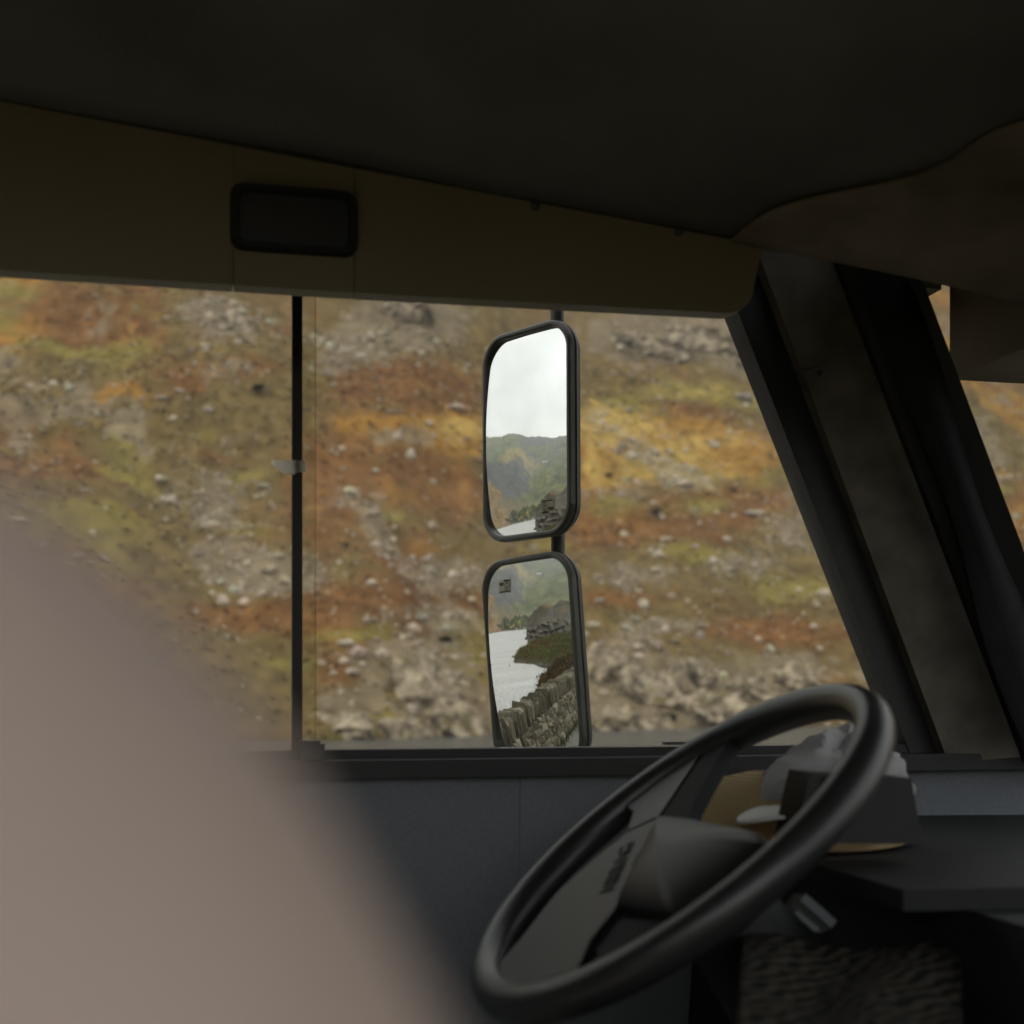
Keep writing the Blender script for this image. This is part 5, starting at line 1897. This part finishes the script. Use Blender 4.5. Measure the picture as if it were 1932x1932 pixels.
loft(bm, [[hc_ + Vector((r_ * math.cos(a_), r_ * math.sin(a_) * .98, z_ + .004 * math.sin(2 * a_ + 1))) for a_ in np.linspace(0, 2 * math.pi, 41)[:-1]] for r_, z_ in ((.0985, .004), (.125, .0035), (.150, .006), (.151, .008), (.125, .006), (.0985, .0065))], False, False)
bm_obj('brim', bm, M_STRAW, hat, smooth=True)

# crumpled grey cap with white brim, on the hat
cc0 = px_at(1560, 1505, 1.47)
cap = empty('cap', cc0)
tag(cap, 'crumpled pale grey cloth cap with stiff white peak on the straw hat', 'cap')
bm = bmesh.new()
bmesh.ops.create_icosphere(bm, subdivisions=5, radius=1)
for v in bm.verts:
    p = v.co.copy()
    a_ = math.atan2(p.y, p.x)
    r_ = 1 + .10 * math.sin(3 * a_ + 4 * p.z) + .07 * math.sin(7 * a_ - 3 * p.z + 1) * (1 - abs(p.z)) + .22 * (float(ridged(np.array([p.x * 1.6 + 3]), np.array([p.z * 1.6 + p.y * 1.2]), 3, 77)[0]) - .4) * 1.7
    p = Vector((p.x * .083 * r_, p.y * .075 * r_, max(p.z, -.05) * .068 * r_))
    if p.z > .03: p.x += (p.z - .03) * .5
    v.co = p + cc0 + Vector((0, 0, -.001))
bm_obj('crown', bm, M_CAP, cap, smooth=True)
br = [(1400, 1543), (1418, 1531), (1440, 1520), (1466, 1513), (1500, 1510), (1500, 1534), (1460, 1538), (1430, 1542)]
def brim_pt(u, v, h):
    d = ray(u, v); t_ = (h - EYE) / d.z
    return d * t_ + Vector((0, 0, EYE))
zc = cc0.z - .004
bp_ = [(px_at(1400, 1541, 1.40))]
bm = bmesh.new()
n_ = 20
top, bot = [], []
tipc = px_at(1500, 1526, 1.36)
for k in range(n_ + 1):
    a_ = math.pi / 2 + math.pi * k / n_
    x_, y_ = .058 * math.cos(a_), .062 * math.sin(a_)
    dz_ = -.012 * (x_ / .058) ** 2
    top.append(tipc + Vector((x_, y_, dz_))); bot.append(tipc + Vector((x_, y_, dz_ - .0025)))
bm = bmesh.new()
tv = [bm.verts.new(p) for p in top]; bv = [bm.verts.new(p) for p in bot]
bm.faces.new(tv); bm.faces.new(list(reversed(bv)))
for k in range(n_ + 1):
    bm.faces.new((tv[k], tv[(k + 1) % (n_ + 1)], bv[(k + 1) % (n_ + 1)], bv[k]))
bm_obj('peak', bm, M_BRIM, cap)

# small stalk with two pale edges, and a patterned cloth, low on the right
M_GREEN = material('dark_green_plastic', lin(40, 46, 40), .35, .5, .1, 40)
M_EDGE = material('pale_edge_strip', lin(118, 124, 128), .35, .5, metallic=.3)  # pale strips set along two edges of the block
st = empty('lever', px_at(1540, 1720, 1.25))
tag(st, 'short dark lever block with two pale edges right of the steering wheel', 'lever')
c4 = [px_at(*q, 1.25) for q in ((1509, 1686), (1574, 1748), (1548, 1762), (1490, 1716))]
prism('body', c4, Vector((0, .03, -.004)), M_GREEN, st, bevel=.003)
def strip(a_, b_, w_):
    d = (b_ - a_).normalized(); s_ = d.cross(Vector((0, 1, 0))).normalized() * w_
    prism('edge', [a_ - s_, b_ - s_, b_ + s_, a_ + s_], Vector((0, -.003, 0)), M_EDGE, st, bevel=.001)
strip(px_at(1514, 1692, 1.247), px_at(1572, 1743, 1.247), .0042)
strip(px_at(1500, 1720, 1.247), px_at(1542, 1755, 1.247), .0024)
# patterned cloth folded over the centre of the dash
M_WEAVE = material('patterned_weave', lin(60, 56, 46), .95, .1)
t = M_WEAVE.node_tree
b = t.nodes['Principled BSDF']
tcx = t.nodes.new('ShaderNodeTexCoord'); mp = t.nodes.new('ShaderNodeMapping'); mp.inputs['Scale'].default_value = (42, 80, 42); mp.inputs['Rotation'].default_value = (0, 0, .5)
t.links.new(tcx.outputs['Object'], mp.inputs[0])
wv = t.nodes.new('ShaderNodeTexWave'); wv.inputs['Scale'].default_value = .5; wv.inputs['Distortion'].default_value = 6; wv.inputs['Detail'].default_value = 1.5; wv.inputs['Detail Scale'].default_value = 1.2
t.links.new(mp.outputs[0], wv.inputs['Vector'])
rp = t.nodes.new('ShaderNodeValToRGB'); rp.color_ramp.elements[0].position = .48; rp.color_ramp.elements[0].color = lin(22, 25, 22); rp.color_ramp.elements[1].position = .62; rp.color_ramp.elements[1].color = lin(66, 60, 52)
t.links.new(wv.outputs['Fac'], rp.inputs['Fac']); t.links.new(rp.outputs['Color'], b.inputs['Base Color'])
nx_, ny_ = 40, 30
gv = []
for i in range(nx_):
    for j in range(ny_):
        a_, b_ = i / (nx_ - 1), j / (ny_ - 1)
        p = px_at(1395 + 420 * a_, 1778 + 190 * b_ + 26 * a_, 1.16 - .28 * b_)
        p.z += .006 * math.sin(a_ * 9 + b_ * 3) - .03 * max(0, b_ - .85) + .01 * float(fbm(np.array([a_ * 4]), np.array([b_ * 4]), 3, 5)[0])
        gv.append(p)
cloth = mesh('patterned_cloth', gv, grid_faces(nx_, ny_).tolist(), M_WEAVE, None, True)
sol = cloth.modifiers.new('thickness', 'SOLIDIFY'); sol.thickness = .006
tag(cloth, 'dark cloth with beige woven pattern lying below the steering wheel', 'cloth')
# engine cover that carries the cloth and the lever
ec = prism('engine_cover', [V(.10, .30, .86), V(.10, .30, 1.60), V(.2, .30, 1.70), V(.64, .30, 1.735), V(.64, .30, .86)], LF * .72, M_DASH, None, bevel=.03, seg=4)
tag(ec, 'dark moulded engine cover between the seats under the patterned cloth', 'engine cover')

# ------------------------------------------------------------------ near seat, out of focus
KS = .66
seat = empty('cab_seat', V(-.2, .05, .86))
tag(seat, 'beige cab seat close to the lens, its headrest a soft blur at lower left', 'seat')


def pillow(name, c, half, ex, rot, parent, mat):
    bm = bmesh.new()
    bmesh.ops.create_uvsphere(bm, u_segments=48, v_segments=32, radius=1)
    for v in bm.verts:
        p = v.co
        nrm_ = (abs(p.x) ** ex + abs(p.y) ** ex + abs(p.z) ** ex) ** (1 / ex)
        q_ = p / nrm_
        v.co = rot @ Vector((q_.x * half[0], q_.y * half[1], q_.z * half[2])) + c
    return bm_obj(name, bm, mat, parent, smooth=True)


rot = Matrix.Rotation(math.radians(-28), 4, 'Y')
hr_c = Vector((-.0905 * KS, .172 * KS, EYE - .0755 * KS))
pillow('headrest', hr_c, (.085 * KS, .085 * KS, .115 * KS), 2.5, rot, seat, M_SEAT)
for dy in (-.045, .045):
    a_ = hr_c + rot @ Vector((0, dy * .8, -.055)); b_ = hr_c + rot @ Vector((0, dy, -.26))
    tube('headrest_post', [a_, b_], .006, M_SCREW, seat, 10)
pillow('backrest', hr_c + rot @ Vector((-.01, .13, -.50)), (.075, .26, .33), 4, rot, seat, M_SEAT)
pillow('seat_cushion', hr_c + rot @ Vector((.20, .13, -.80)), (.28, .27, .08), 4, Matrix.Rotation(math.radians(-6), 4, 'Y'), seat, M_SEAT)
vbox('pedestal', -.25, .12, -.02, .38, .862, 1.02, M_DASH, seat, bevel=.01)
